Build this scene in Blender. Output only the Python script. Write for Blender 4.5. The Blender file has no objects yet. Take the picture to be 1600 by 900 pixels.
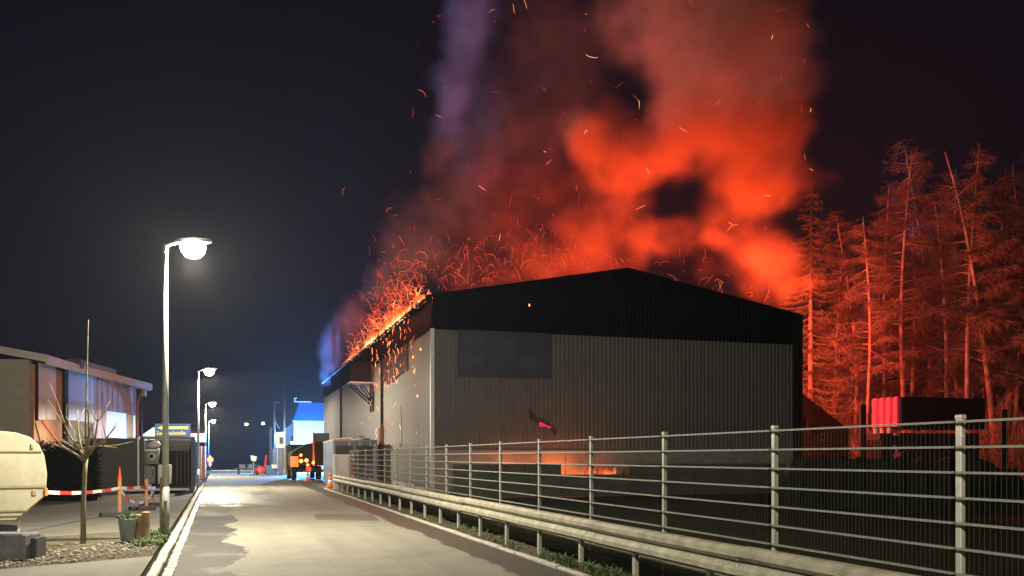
import bpy, math, random
import numpy as np
from mathutils import Vector, Matrix

# ------------------------------------------------------------------ camera
F = 1400.0; HY = 714.0; EYE = 1.6
YAW = math.atan(438.0 / F); SY, CY = math.sin(YAW), math.cos(YAW)
sc = bpy.context.scene
col = sc.collection
cam_d = bpy.data.cameras.new('camera'); cam = bpy.data.objects.new('camera', cam_d); col.objects.link(cam)
cam.location = (0, 0, EYE); cam.rotation_euler = (math.radians(90), 0, -YAW)
cam_d.sensor_width = 36; cam_d.lens = 36 * F / 1600; cam_d.shift_y = (HY - 450) / 1600
cam_d.clip_start = 0.1; cam_d.clip_end = 3000
sc.camera = cam

# ------------------------------------------------------------------ night sky
w = bpy.data.worlds.new('World'); sc.world = w; w.use_nodes = True
wn = w.node_tree.nodes; wl = w.node_tree.links
bg = wn['Background']
sky = wn.new('ShaderNodeTexSky'); sky.sky_type = 'NISHITA'; sky.sun_disc = False
sky.sun_elevation = math.radians(-2.0); sky.sun_rotation = math.radians(270)
sky.air_density = 1.0; sky.dust_density = 0.3; sky.ozone_density = 2.2
wl.new(sky.outputs[0], bg.inputs[0]); bg.inputs[1].default_value = 0.042

moon_d = bpy.data.lights.new('moonlight', 'SUN'); moon = bpy.data.objects.new('moonlight', moon_d); col.objects.link(moon)
moon_d.energy = 0.012; moon_d.angle = math.radians(0.5); moon_d.color = (0.7, 0.8, 1.0)
moon.rotation_euler = (math.radians(50), 0, math.radians(-35))

vs = sc.view_settings; sc.display_settings.display_device = 'sRGB'
vs.view_transform = 'Standard'; vs.look = 'None'; vs.exposure = 0.0; vs.gamma = 1.0; vs.use_curve_mapping = False
cy = sc.cycles
cy.use_denoising = True; cy.max_bounces = 4; cy.diffuse_bounces = 2; cy.glossy_bounces = 2; cy.transparent_max_bounces = 12
cy.volume_bounces = 1; cy.volume_max_steps = 256; cy.volume_step_rate = 1.0
cy.sample_clamp_indirect = 4.0; cy.use_light_tree = True
cy.caustics_reflective = False; cy.caustics_refractive = False

# lamp powers, all in one place
LAMP_W = 6200; LAMP_COL = (1.0, 0.90, 0.68)
FIRE_COL = (1.0, 0.098, 0.045)
FIRE = [  # X, Y, Z, watts, radius
    (23.5, 57.0, 10.2, 6500, .8), (27.5, 63.0, 10.0, 24000, .8), (29.6, 46.2, 9.3, 19000, .8), (18.0, 50.0, 8.6, 700, .6), (12.0, 50.0, 8.0, 300, .6), (28.3, 40.5, 3.4, 2000, .4)]
EAVE_W = 450
BEACON_W = 95000

random.seed(7); rng = np.random.default_rng(7)
R = math.radians

# ------------------------------------------------------------------ photo pixel -> place
def P(px, py, d):
    r = (px - 800) / F * d
    return Vector((d * SY + r * CY, d * CY - r * SY, EYE - (py - HY) / F * d))
def G(px, py, z=0.0):
    return P(px, py, F * (EYE - z) / (py - HY))
def YX(px, X):
    a = (px - 800) / F; d = X / (SY + a * CY)
    return d * (CY - a * SY)

# ------------------------------------------------------------------ materials
def mat(name, color, rough=0.7, metal=0.0, var=0.25, scale=3.0, bump=0.15, bscale=None, emit=None, estr=0.0, sample=True, dirt=None, spec=0.4):
    m = bpy.data.materials.new(name); m.use_nodes = True
    n = m.node_tree.nodes; l = m.node_tree.links; b = n['Principled BSDF']
    b.inputs['Roughness'].default_value = rough; b.inputs['Metallic'].default_value = metal
    b.inputs['Specular IOR Level'].default_value = spec
    tc = n.new('ShaderNodeTexCoord')
    nz = n.new('ShaderNodeTexNoise'); nz.inputs['Scale'].default_value = scale; nz.inputs['Detail'].default_value = 6; nz.inputs['Roughness'].default_value = .65
    l.new(tc.outputs['Object'], nz.inputs['Vector'])
    rp = n.new('ShaderNodeValToRGB'); rp.color_ramp.elements[0].position = .3; rp.color_ramp.elements[1].position = .72
    c = Vector(color[:3]); d = Vector(dirt) if dirt else c * (1 - var)
    e = c if dirt else c * (1 + var)
    rp.color_ramp.elements[0].color = (*d, 1); rp.color_ramp.elements[1].color = (*[min(x, 1) for x in e], 1)
    l.new(nz.outputs[0], rp.inputs[0]); l.new(rp.outputs[0], b.inputs['Base Color'])
    if bump:
        n2 = n.new('ShaderNodeTexNoise'); n2.inputs['Scale'].default_value = bscale or scale * 6; n2.inputs['Detail'].default_value = 4
        l.new(tc.outputs['Object'], n2.inputs['Vector'])
        bp = n.new('ShaderNodeBump'); bp.inputs['Strength'].default_value = bump; bp.inputs['Distance'].default_value = .02
        l.new(n2.outputs[0], bp.inputs['Height']); l.new(bp.outputs[0], b.inputs['Normal'])
    if emit:
        b.inputs['Emission Color'].default_value = (*emit, 1); b.inputs['Emission Strength'].default_value = estr
        if not sample: m.cycles.emission_sampling = 'NONE'
    return m

M = {}
M['galv'] = mat('galvanised_steel', (.42, .43, .40), .5, .35, .2, 6, .05)
M['rail'] = mat('weathered_guardrail', (.46, .45, .37), .55, .25, .0, 4.5, .12, dirt=(.20, .185, .12))
M['concrete'] = mat('concrete', (.36, .34, .30), .85, 0, .3, 2.5, .3)
M['plinth'] = mat('stained_plinth_concrete', (.20, .195, .175), .85, 0, .3, 1.5, .3)
M['rodm'] = mat('dull_fence_rod', (.19, .195, .175), .6, .1, .2, 6, .0)
M['wire'] = mat('dull_fence_wire', (.04, .043, .036), .7, 0, .2, 6, .0, spec=.2)
M['concrete_dark'] = mat('dark_concrete', (.045, .046, .04), .9, 0, .35, 2.0, .4)
M['kerb'] = mat('kerb_stone', (.40, .38, .33), .7, 0, .3, 3, .25)
M['paver'] = mat('gutter_stone', (.21, .20, .18), .5, 0, .35, 3, .2)
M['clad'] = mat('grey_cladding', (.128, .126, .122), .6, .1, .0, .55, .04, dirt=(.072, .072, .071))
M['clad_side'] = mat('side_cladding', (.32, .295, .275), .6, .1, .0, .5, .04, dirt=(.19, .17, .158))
M['fascia'] = mat('dark_blue_fascia', (.0035, .0048, .010), .7, 0, .3, 1.0, .05, spec=.08)
M['trim'] = mat('pale_flashing', (.55, .56, .55), .45, .3, .15, 2, .05)
M['black'] = mat('black_steel', (.012, .0115, .011), .7, 0, .3, 3, .1, spec=.12)
M['char'] = mat('charred_sheet', (.05, .03, .026), .85, 0, .5, 3, .4)
M['roof'] = mat('roof_sheet', (.07, .07, .075), .6, .2, .3, 2, .1)
M['sign'] = mat('slate_sign', (.040, .048, .068), .55, 0, .18, .9, .0, spec=.25)
M['glow_red'] = mat('fire_seen_through_hole', (.3, .02, .03), .8, 0, .2, 5, 0, emit=(1, .045, .10), estr=.75, sample=False)
M['bark_sap'] = mat('sapling_bark', (.20, .17, .10), .85, 0, .35, 12, .5)
M['trunk'] = mat('pale_bark', (.36, .29, .24), .85, 0, .45, 1.6, .5)
M['trunk_dark'] = mat('dark_bark', (.16, .12, .09), .9, 0, .4, 1.6, .5)
M['twig'] = mat('bare_twig', (.17, .125, .10), .9, 0, .35, .35, 0)
M['needle'] = mat('spruce_needles', (.075, .072, .035), .85, 0, .45, .5, 0)
M['shrub'] = mat('dry_shrub_twigs', (.26, .20, .13), .9, 0, .35, .6, 0)
M['leaf'] = mat('weed_leaf', (.065, .115, .03), .7, 0, .4, 7, 0)
M['stone'] = mat('pebble', (.30, .27, .23), .85, 0, .4, 4, .3)
M['cara'] = mat('cream_caravan_shell', (.42, .40, .30), .5, 0, .0, 1.6, .06, dirt=(.29, .27, .19))
M['cara_trim'] = mat('caravan_trim', (.27, .23, .13), .6, 0, .2, 3, .05)
M['amber'] = mat('amber_plastic', (.75, .20, .05), .4, 0, .1, 5, 0)
M['wood'] = mat('weathered_wood', (.30, .21, .12), .85, 0, .35, 5, .4)
M['wood_or'] = mat('stake_wood', (.38, .17, .07), .8, 0, .3, 5, .3)
M['tape_r'] = mat('tape_red', (.62, .05, .04), .5, 0, .1, 4, 0)
M['tape_w'] = mat('tape_white', (.78, .77, .74), .5, 0, .08, 4, 0)
M['cont_dark'] = mat('dark_container_paint', (.030, .032, .029), .6, .1, .4, 1.5, .15, dirt=(.045, .032, .022))
M['cont_blue'] = mat('blue_container_paint', (.045, .065, .14), .55, .1, .3, 1.5, .12)
M['cont_grey'] = mat('grey_blue_container_paint', (.24, .29, .38), .55, .1, .0, 1.6, .12, dirt=(.14, .15, .18))
M['cont_red'] = mat('red_container_paint', (.80, .07, .22), .55, 0, .2, 2, .1)
M['white'] = mat('white_enamel', (.72, .72, .70), .4, 0, .06, 3, .03)
M['cloth'] = mat('pale_cloth', (.5, .53, .56), .9, 0, .2, 5, .3)
M['carton'] = mat('cardboard', (.30, .24, .16), .9, 0, .25, 3, .2)
M['appl'] = mat('grey_appliance', (.20, .20, .20), .5, .1, .2, 3, .05)
M['render_wall'] = mat('beige_render', (.36, .31, .255), .9, 0, .12, 2.5, .35, 40)
M['render_or'] = mat('ochre_render', (.40, .22, .13), .9, 0, .15, 2.0, .3, 40)
M['shutter'] = mat('roller_shutter_blue_light_tint', (.40, .50, .80), .6, 0, .08, 2, .05)  # blue beacon light put into the shutter colour
M['curtain'] = mat('pale_window_sheet', (.60, .53, .54), .7, 0, .12, 1.5, .1)
M['plank_w'] = mat('facade_board_violet_light_tint', (.44, .38, .52), .8, 0, .25, 1.5, .25)  # violet cast of the light mixed into the board colour
M['eave'] = mat('pale_roof_edge', (.55, .48, .44), .7, 0, .15, 2, .1)
M['sign_blue'] = mat('blue_sign_paint', (.04, .085, .20), .45, 0, .1, 2, .02)
M['sign_yel'] = mat('yellow_lettering', (.62, .58, .16), .5, 0, .08, 6, 0)
M['lit_white'] = mat('lit_sign_face', (.8, .8, .78), .5, 0, .02, 2, 0, emit=(1, .98, .95), estr=1.3, sample=False)
M['red'] = mat('red_paint', (.55, .06, .035), .5, 0, .2, 4, .05)
M['orange'] = mat('orange_plastic', (.75, .16, .04), .5, 0, .12, 5, .05)
M['blue'] = mat('blue_plastic', (.08, .17, .36), .5, 0, .15, 4, .05)
M['tyre'] = mat('tyre_rubber', (.02, .02, .02), .9, 0, .2, 6, .2)
M['glass'] = mat('dark_glass', (.02, .022, .028), .1, 0, .1, 2, 0, spec=.6)
M['house_white'] = mat('white_house_wall', (.72, .74, .74), .8, 0, .06, 1.5, .1)
M['house_roof'] = mat('house_roof_blue_light_tint', (.06, .22, .72), .5, .1, .1, 1.0, .06)  # blue of the beacons painted into the roof colour
M['house_dark'] = mat('dark_house_wall', (.10, .09, .09), .85, 0, .25, 1.5, .2)
M['tail'] = mat('lit_tail_lamp', (.8, .05, .02), .4, 0, .02, 2, 0, emit=(1, .10, .035), estr=9, sample=False)
M['hazard'] = mat('lit_hazard_lamp', (.9, .4, .1), .4, 0, .02, 2, 0, emit=(1, .22, .045), estr=5, sample=False)
M['plate_or'] = mat('orange_panel_painted_glow', (.85, .25, .05), .5, 0, .15, 6, 0, emit=(1, .24, .05), estr=.8, sample=False)  # reflective plate; the light it throws back is put in as emission
M['beacon'] = mat('lit_blue_beacon', (.2, .4, .9), .3, 0, .02, 2, 0, emit=(.35, .55, 1), estr=8, sample=False)
M['lens'] = mat('lit_lamp_lens', (.9, .9, .85), .4, 0, .02, 2, 0, emit=(1, .95, .85), estr=60, sample=False)
M['far_lamp'] = mat('lit_far_lamp', (.9, .7, .4), .4, 0, .02, 2, 0, emit=(1, .72, .4), estr=12, sample=False)
M['ember'] = mat('glowing_ember', (.3, .05, .02), .8, 0, .1, 2, 0, emit=(1, .17, .05), estr=1.6, sample=False)
M['ember_hot'] = mat('white_hot_ember', (.3, .1, .05), .8, 0, .1, 2, 0, emit=(1, .42, .16), estr=3.0, sample=False)
M['ember_dim'] = mat('dim_ember', (.3, .05, .02), .8, 0, .1, 2, 0, emit=(1, .10, .035), estr=.75, sample=False)
M['dirt'] = mat('rubble', (.12, .09, .07), .9, 0, .4, 2, .4)
M['junk_lit'] = mat('pale_scrap', (.40, .32, .25), .8, 0, .4, 2, .3)
M['soil'] = mat('soil', (.085, .07, .045), .95, 0, .4, 1.5, .5)

def ground_mat(name, c0, c1, sc1, rough=.95, bump=.5, bsc=8):
    return mat(name, c1, rough, 0, 0, sc1, bump, bsc, dirt=c0, spec=.06)
M['ground'] = ground_mat('dark_grass_ground', (.006, .008, .0035), (.014, .018, .007), .6)
M['yard'] = ground_mat('yard_asphalt', (.10, .092, .078), (.17, .16, .135), .5, .8, .35, 30)
M['path'] = ground_mat('driveway_asphalt', (.17, .165, .15), (.24, .23, .205), .7, .8, .35, 40)
M['verge'] = ground_mat('verge_soil', (.05, .047, .03), (.12, .105, .075), 2.0)
M['hill'] = ground_mat('dark_hillside', (.006, .007, .006), (.012, .014, .01), .05)

def road_material():
    m = bpy.data.materials.new('patchy_wet_asphalt'); m.use_nodes = True
    n = m.node_tree.nodes; l = m.node_tree.links; b = n['Principled BSDF']
    tc = n.new('ShaderNodeTexCoord'); sp = n.new('ShaderNodeSeparateXYZ'); l.new(tc.outputs['Object'], sp.inputs[0])
    def noise(s, det=5, rough=.6, vec=None, stretch=None):
        z = n.new('ShaderNodeTexNoise'); z.inputs['Scale'].default_value = s; z.inputs['Detail'].default_value = det; z.inputs['Roughness'].default_value = rough
        if stretch:
            mp = n.new('ShaderNodeMapping'); mp.inputs['Scale'].default_value = stretch; l.new(tc.outputs['Object'], mp.inputs[0]); l.new(mp.outputs[0], z.inputs['Vector'])
        else: l.new(tc.outputs['Object'], z.inputs['Vector'])
        return z.outputs[0]
    def mth(op, a, b_=None, c_=None):
        q = n.new('ShaderNodeMath'); q.operation = op
        for i, v in enumerate((a, b_, c_)):
            if v is None: continue
            if isinstance(v, (int, float)): q.inputs[i].default_value = v
            else: l.new(v, q.inputs[i])
        return q.outputs[0]
    def smooth(v, a, b_):
        q = n.new('ShaderNodeMapRange'); q.interpolation_type = 'SMOOTHSTEP'; l.new(v, q.inputs[0])
        q.inputs[1].default_value = a; q.inputs[2].default_value = b_; return q.outputs[0]
    X, Y = sp.outputs[0], sp.outputs[1]
    ragged = mth('MULTIPLY_ADD', noise(1.0, 5, .55, stretch=(1, .35, 1)), 2.0, -1.0)
    fine = mth('MULTIPLY_ADD', noise(4, 4, .6, stretch=(1, .4, 1)), .24, -.12)
    xl = mth('ADD', mth('ADD', X, ragged), fine)                       # ragged X
    left = mth('SUBTRACT', 1.0, smooth(xl, -.02, .10))
    left = mth('MULTIPLY', left, mth('SUBTRACT', 1.0, smooth(mth('MULTIPLY_ADD', ragged, 5, Y), 36, 40)))
    yb = mth('MULTIPLY_ADD', ragged, 6, Y)
    cross = mth('MULTIPLY', smooth(yb, 30, 33), mth('SUBTRACT', 1, smooth(yb, 41, 46)))
    cross = mth('MULTIPLY', cross, mth('SUBTRACT', 1, smooth(mth('MULTIPLY_ADD', ragged, 1.5, X), 1.3, 2.2)))
    right = smooth(mth('ADD', mth('ADD', X, mth('MULTIPLY', ragged, .35)), mth('MULTIPLY', fine, .6)), 3.72, 3.80)
    far = mth('MULTIPLY', smooth(yb, 49, 53), mth('SUBTRACT', 1, smooth(yb, 62, 70)))
    far = mth('MULTIPLY', far, .8)
    damp = mth('MAXIMUM', mth('MAXIMUM', left, mth('MULTIPLY', right, .9)), mth('MAXIMUM', far, mth('MULTIPLY', cross, .55)))
    puddle = smooth(noise(.8, 4, .6), .50, .60)
    shine = mth('MAXIMUM', mth('MULTIPLY', cross, mth('MULTIPLY_ADD', puddle, .45, .4)), mth('MULTIPLY', left, mth('MULTIPLY_ADD', puddle, .15, .06)))
    # colour
    rp = n.new('ShaderNodeValToRGB'); rp.color_ramp.elements[0].position = .34; rp.color_ramp.elements[1].position = .66
    rp.color_ramp.elements[0].color = (.105, .100, .082, 1); rp.color_ramp.elements[1].color = (.275, .265, .215, 1)
    mixn = mth('ADD', mth('MULTIPLY', noise(.9, 8, .7), .34), mth('ADD', mth('MULTIPLY', noise(.7, 5, .6, stretch=(2.2, .12, 1)), .24), mth('MULTIPLY', noise(26, 3, .75), .42)))
    l.new(mixn, rp.inputs[0])
    mx = n.new('ShaderNodeMixRGB'); mx.inputs[2].default_value = (.026, .025, .022, 1); l.new(damp, mx.inputs[0]); l.new(rp.outputs[0], mx.inputs[1])
    l.new(mx.outputs[0], b.inputs['Base Color'])
    rg = mth('MULTIPLY_ADD', shine, -.60, .82); rg = mth('MULTIPLY_ADD', mth('MULTIPLY', right, .9), -.22, rg)
    l.new(rg, b.inputs['Roughness'])
    bp = n.new('ShaderNodeBump'); bp.inputs['Distance'].default_value = .012
    l.new(mth('MULTIPLY_ADD', shine, -.40, .48), bp.inputs['Strength'])
    l.new(mth('ADD', noise(90, 3, .7), mth('MULTIPLY', noise(9, 3, .6), .7)), bp.inputs['Height']); l.new(bp.outputs[0], b.inputs['Normal'])
    return m
M['road'] = road_material()

# ------------------------------------------------------------------ mesh collecting
class MB:
    def __init__(s): s.v = []; s.f = []
    def add(s, vs, fs):
        o = len(s.v); s.v += [tuple(v) for v in vs]; s.f += [tuple(i + o for i in f) for f in fs]; return s
    def box(s, c, size, rz=0.0, bev=0.0):
        cx, cy_, cz = c; x, y, z = size[0] / 2, size[1] / 2, size[2] / 2
        cr, sr = math.cos(rz), math.sin(rz)
        if bev and bev < min(x, y):
            ring = [(-x + bev, -y), (x - bev, -y), (x, -y + bev), (x, y - bev), (x - bev, y), (-x + bev, y), (-x, y - bev), (-x, -y + bev)]
        else: ring = [(-x, -y), (x, -y), (x, y), (-x, y)]
        k = len(ring); vs = []
        lev = [(-z, 0), (z - bev, 0), (z, bev)] if bev else [(-z, 0), (z, 0)]
        for zz, ins in lev:
            for a, b in ring:
                a2 = a - math.copysign(min(ins, abs(a)), a); b2 = b - math.copysign(min(ins, abs(b)), b)
                vs.append((cx + a2 * cr - b2 * sr, cy_ + a2 * sr + b2 * cr, cz + zz))
        fs = [tuple(range(k - 1, -1, -1))]
        for L in range(len(lev) - 1):
            fs += [(L * k + i, L * k + (i + 1) % k, (L + 1) * k + (i + 1) % k, (L + 1) * k + i) for i in range(k)]
        fs.append(tuple((len(lev) - 1) * k + i for i in range(k)))
        return s.add(vs, fs)
    def tube(s, pts, rad, n=6, cap=True):
        pts = [Vector(p) for p in pts]; m = len(pts)
        if not hasattr(rad, '__len__'): rad = [rad] * m
        vs = []; ref = None
        for i in range(m):
            t = (pts[min(i + 1, m - 1)] - pts[max(i - 1, 0)]).normalized()
            if ref is None: ref = Vector((0, 0, 1)) if abs(t.z) < .9 else Vector((1, 0, 0))
            a = t.cross(ref).normalized(); b = t.cross(a).normalized(); ref = a.cross(t) * 1.0
            for j in range(n):
                an = 2 * math.pi * j / n
                vs.append(pts[i] + (a * math.cos(an) + b * math.sin(an)) * rad[i])
        fs = [(i * n + j, i * n + (j + 1) % n, (i + 1) * n + (j + 1) % n, (i + 1) * n + j) for i in range(m - 1) for j in range(n)]
        if cap: fs += [tuple(range(n - 1, -1, -1)), tuple((m - 1) * n + j for j in range(n))]
        return s.add(vs, fs)
    def bar(s, a, b, wdt, hgt=None):
        a, b = Vector(a), Vector(b); hgt = hgt or wdt; t = (b - a).normalized()
        up = Vector((0, 0, 1)) if abs(t.z) < .95 else Vector((0, 1, 0))
        x = t.cross(up).normalized() * wdt / 2; y = x.cross(t).normalized() * hgt / 2
        vs = [p + i * x + j * y for p in (a, b) for i, j in ((-1, -1), (1, -1), (1, 1), (-1, 1))]
        return s.add(vs, [(3, 2, 1, 0), (4, 5, 6, 7), (0, 1, 5, 4), (1, 2, 6, 5), (2, 3, 7, 6), (3, 0, 4, 7)])
    def lathe(s, prof, n=16, c=(0, 0, 0)):
        vs = [(c[0] + r * math.cos(2 * math.pi * j / n), c[1] + r * math.sin(2 * math.pi * j / n), c[2] + z) for r, z in prof for j in range(n)]
        m = len(prof)
        fs = [(i * n + j, i * n + (j + 1) % n, (i + 1) * n + (j + 1) % n, (i + 1) * n + j) for i in range(m - 1) for j in range(n)]
        fs += [tuple(range(n - 1, -1, -1)), tuple((m - 1) * n + j for j in range(n))]
        return s.add(vs, fs)
    def prism(s, poly, ext):   # poly of 3D points, ext vector
        e = Vector(ext); k = len(poly); vs = [Vector(p) for p in poly] + [Vector(p) + e for p in poly]
        return s.add(vs, [tuple(range(k - 1, -1, -1)), tuple(range(k, 2 * k))] + [(i, (i + 1) % k, k + (i + 1) % k, k + i) for i in range(k)])
    def mesh(s, name, m, smooth=False):
        me = bpy.data.meshes.new(name); me.from_pydata(s.v, [], s.f); me.validate(); me.update()
        if m is not None: me.materials.append(M[m] if isinstance(m, str) else m)
        if smooth: me.polygons.foreach_set('use_smooth', [True] * len(me.polygons))
        return me
    def build(s, name, m, parent=None, smooth=False, loc=None):
        return inst(name, s.mesh(name, m, smooth), parent, loc)
def inst(name, me, parent=None, loc=None, rz=0.0):
    o = bpy.data.objects.new(name, me); col.objects.link(o)
    if parent is not None: o.parent = parent
    if loc is not None: o.location = loc
    if rz: o.rotation_euler[2] = rz
    return o
def tag(o, label=None, cat=None, group=None, kind=None):
    if label: o['label'] = label
    if cat: o['category'] = cat
    if group: o['group'] = group
    if kind: o['kind'] = kind
    return o
def thing(name, label, cat, loc=(0, 0, 0), rz=0.0, group=None):
    o = bpy.data.objects.new(name, None); col.objects.link(o); o.location = loc; o.rotation_euler[2] = rz
    o.empty_display_size = .2
    return tag(o, label, cat, group)
def dup(root, loc, rz=0.0, scale=1.0, label=None):
    r = root.copy(); col.objects.link(r); r.location = loc; r.rotation_euler = (0, 0, rz); r.scale = (scale,) * 3 if not hasattr(scale, '__len__') else scale
    if label: r['label'] = label
    def rec(a, b):
        for ch in list(a.children):
            c = ch.copy(); col.objects.link(c); c.parent = b; rec(ch, c)
    rec(root, r)
    return r
def struct(name, mb, m, parent=None):
    o = mb.build(name, m, parent)
    if parent is None: o['kind'] = 'structure'
    return o
def point_light(name, loc, watts, colr, rad, parent=None):
    d = bpy.data.lights.new(name, 'POINT'); d.energy = watts; d.color = colr; d.shadow_soft_size = rad
    o = bpy.data.objects.new(name, d); col.objects.link(o); o.location = loc
    if parent is not None: o.parent = parent
    return o
def sheet(poly, z): return MB().add([(x, y, z) for x, y in poly], [tuple(range(len(poly)))])

# ================================================================== SETTING
struct('ground', sheet([(-500, -60), (500, -60), (500, 600), (-500, 600)], -.05), 'ground')
def xl(y): return -.70 - .0145 * y                        # left road edge
ys = [-30, -10, 5, 15, 25, 40, 60, 85, 115]
rd = MB()
rv = [(xl(y), y, 0) for y in ys] + [(4.42 + max(0, y - 60) * .03, y, 0) for y in ys]; k = len(ys)
rd.add(rv, [(i, k + i, k + i + 1, i + 1) for i in range(k - 1)])
struct('road', rd, 'road')
struct('yard', sheet([(-60, 21.0), (-4.0, 19.8), (xl(22) - .3, 21.5), (xl(40) - .3, 40), (xl(100) - .3, 100), (-60, 100)], -.012), 'yard')
struct('driveway', sheet([(-30, -20), (xl(-20) - .3, -20), (xl(15) - .3, 15.6), (-2.2, 15.0), (-3.4, 14.3), (-30, 13.2)], -.008), 'path')
struct('planting_bed', sheet([(-30, 13.2), (-3.4, 14.3), (-2.2, 15.0), (xl(15.6) - .3, 15.6), (xl(21.5) - .3, 21.5), (-4.0, 19.8), (-30, 21)], -.016), 'verge')
struct('verge', sheet([(4.42, -20), (6.6, -20), (6.6, 46), (4.42, 46)], -.02), 'verge')
struct('forecourt', sheet([(4.42, 46), (8.2, 46), (8.2, 84), (30, 84), (30, 130), (6, 130), (4.42, 60)], -.015), 'yard')
# hill with the far lamps
hb = MB(); nx = 60
for j, (yy, hh) in enumerate(((170, -1), (250, 9), (330, 14), (420, 15))):
    for i in range(nx):
        x = -250 + 500 * i / (nx - 1)
        hb.v.append((x, yy, -.5 if hh < 0 else hh * (.75 + .25 * math.sin(x * .021 + 1) + .07 * math.sin(x * .11))))
hb.f = [(j * nx + i, j * nx + i + 1, (j + 1) * nx + i + 1, (j + 1) * nx + i) for j in range(3) for i in range(nx - 1)]
struct('hill', hb, 'hill')

# kerbs: every stone an own piece
kerb = struct('kerb_foundation', MB().add([(xl(y) - .17 + dx, y, zz) for y in (8, 60) for dx, zz in ((0, -.03), (.13, -.03))], [(0, 1, 3, 2)]), 'concrete')
ks = MB().box((0, 0, .02), (.14, .985, .13), 0, .015).mesh('kerb_stone', 'kerb')
pv = [MB().box((0, 0, 0), (.15, .172 + .007 * q, .05), 0, .012).mesh('gutter_stone', 'paver') for q in range(3)]
y = 8.5
while y < 48:
    o = inst('kerb_stone', ks, kerb, (xl(y) - .10 + random.uniform(-.01, .01), y, random.uniform(-.012, .006)), .0145 + random.uniform(-.01, .01)); y += 1.0
y = 10.5
while y < 34:
    inst('gutter_stone', random.choice(pv), kerb, (xl(y) + .06 + random.uniform(-.012, .012), y, random.uniform(-.014, -.004)), random.uniform(-.05, .05)); y += .195
kerb2 = struct('road_edging', sheet([(4.40, 5), (4.54, 5), (4.54, 47), (4.40, 47)], .002), 'concrete_dark')
es = MB().box((0, 0, 0), (.10, .99, .10), 0, .012).mesh('edging_stone', 'kerb')
for i in range(40): inst('edging_stone', es, kerb2, (4.47 + random.uniform(-.008, .008), 6.5 + i, random.uniform(-.02, .005)), random.uniform(-.008, .008))
# repair patch on the road
pa = MB()
A = G(545, 806); 
pa.add([(2.05, 23.2, .004), (3.55, 22.4, .004), (3.7, 24.9, .004), (2.2, 25.5, .004)], [(0, 1, 2, 3)])
tag(pa.build('road_patch', M['yard']), kind='structure')

# ================================================================== STREET LAMPS
def make_lamp(label):
    t = thing('street_lamp', label, 'street lamp', (0, 0, 0), 0, 'street lamps along the kerb')
    MB().tube([(0, 0, -.1), (0, 0, 1.0)], .075, 14).build('base_sleeve', 'rodm', t, True)
    MB().tube([(0, 0, 1.0), (0, 0, 3.2), (0, 0, 5.78)], [.066, .055, .042], 14).build('pole', 'galv', t, True)
    MB().box((.0, -.068, .62), (.06, .02, .22), 0, .006).build('access_door', 'rodm', t)
    MB().lathe([(.052, 5.70), (.056, 5.72), (.056, 5.84), (.03, 5.87)], 12).build('collar', 'galv', t, True)
    MB().tube([(-.05, 0, 5.83), (.12, 0, 5.90), (.30, 0, 5.95)], [.03, .032, .03], 8).build('arm', 'galv', t, True)
    h = MB()
    ring = []
    for (x, wd, zt, zb) in ((.18, .05, 5.985, 5.93), (.28, .13, 6.02, 5.925), (.55, .16, 6.05, 5.94), (.80, .13, 6.05, 5.965), (.88, .05, 6.03, 5.98)):
        ring.append([(x, -wd, zb), (x, -wd * .9, zt - .02), (x, 0, zt), (x, wd * .9, zt - .02), (x, wd, zb)])
    vs = [p for r in ring for p in r]; fs = [(i * 5 + j, i * 5 + (j + 1) % 5, i * 5 + 5 + (j + 1) % 5, i * 5 + 5 + j) for i in range(4) for j in range(5)]
    fs += [(4, 3, 2, 1, 0), tuple(20 + j for j in range(5))]
    head = h.add(vs, fs).build('lamp_head', 'galv', t)
    MB().lathe([(.03, -.30), (.14, -.27), (.23, -.17), (.25, -.06), (.22, .0)], 18, (.52, 0, 5.935)).build('lens', 'lens', head, True)
    return t
lamp_spots = [(-1.27, 19.3), (-1.58, 47.0), (-2.0, 75.8), (-2.6, 112.0), (-1.0, -4.0)]
lamp_labels = ['street lamp on a tall galvanised pole beside the planting bed and wooden post',
               'second street lamp past the planting bed, standing by the container of scrap',
               'third street lamp along the kerb, beyond the lit red and white shop sign',
               'last and smallest street lamp at the far end of the road', 'street lamp beside the driveway, before the planting bed']
lp = make_lamp(lamp_labels[0]); lp.location = (*lamp_spots[0], 0)
for (x, y_), lb in list(zip(lamp_spots, lamp_labels))[1:]:
    dup(lp, (x, y_, 0), 0, 1, lb)
for i, (x, y_) in enumerate(lamp_spots):
    if i in (0, 4): point_light('lamp_light', (x + .52, y_, 5.54), LAMP_W, LAMP_COL, .08); continue
    d_ = bpy.data.lights.new('lamp_light', 'SPOT'); d_.energy = LAMP_W; d_.color = LAMP_COL; d_.shadow_soft_size = .08; d_.spot_size = R(180); d_.spot_blend = .2
    o = bpy.data.objects.new('lamp_light', d_); col.objects.link(o); o.location = (x + .52, y_, 5.54); o.rotation_euler = (0, R(-11), 0)

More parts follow.
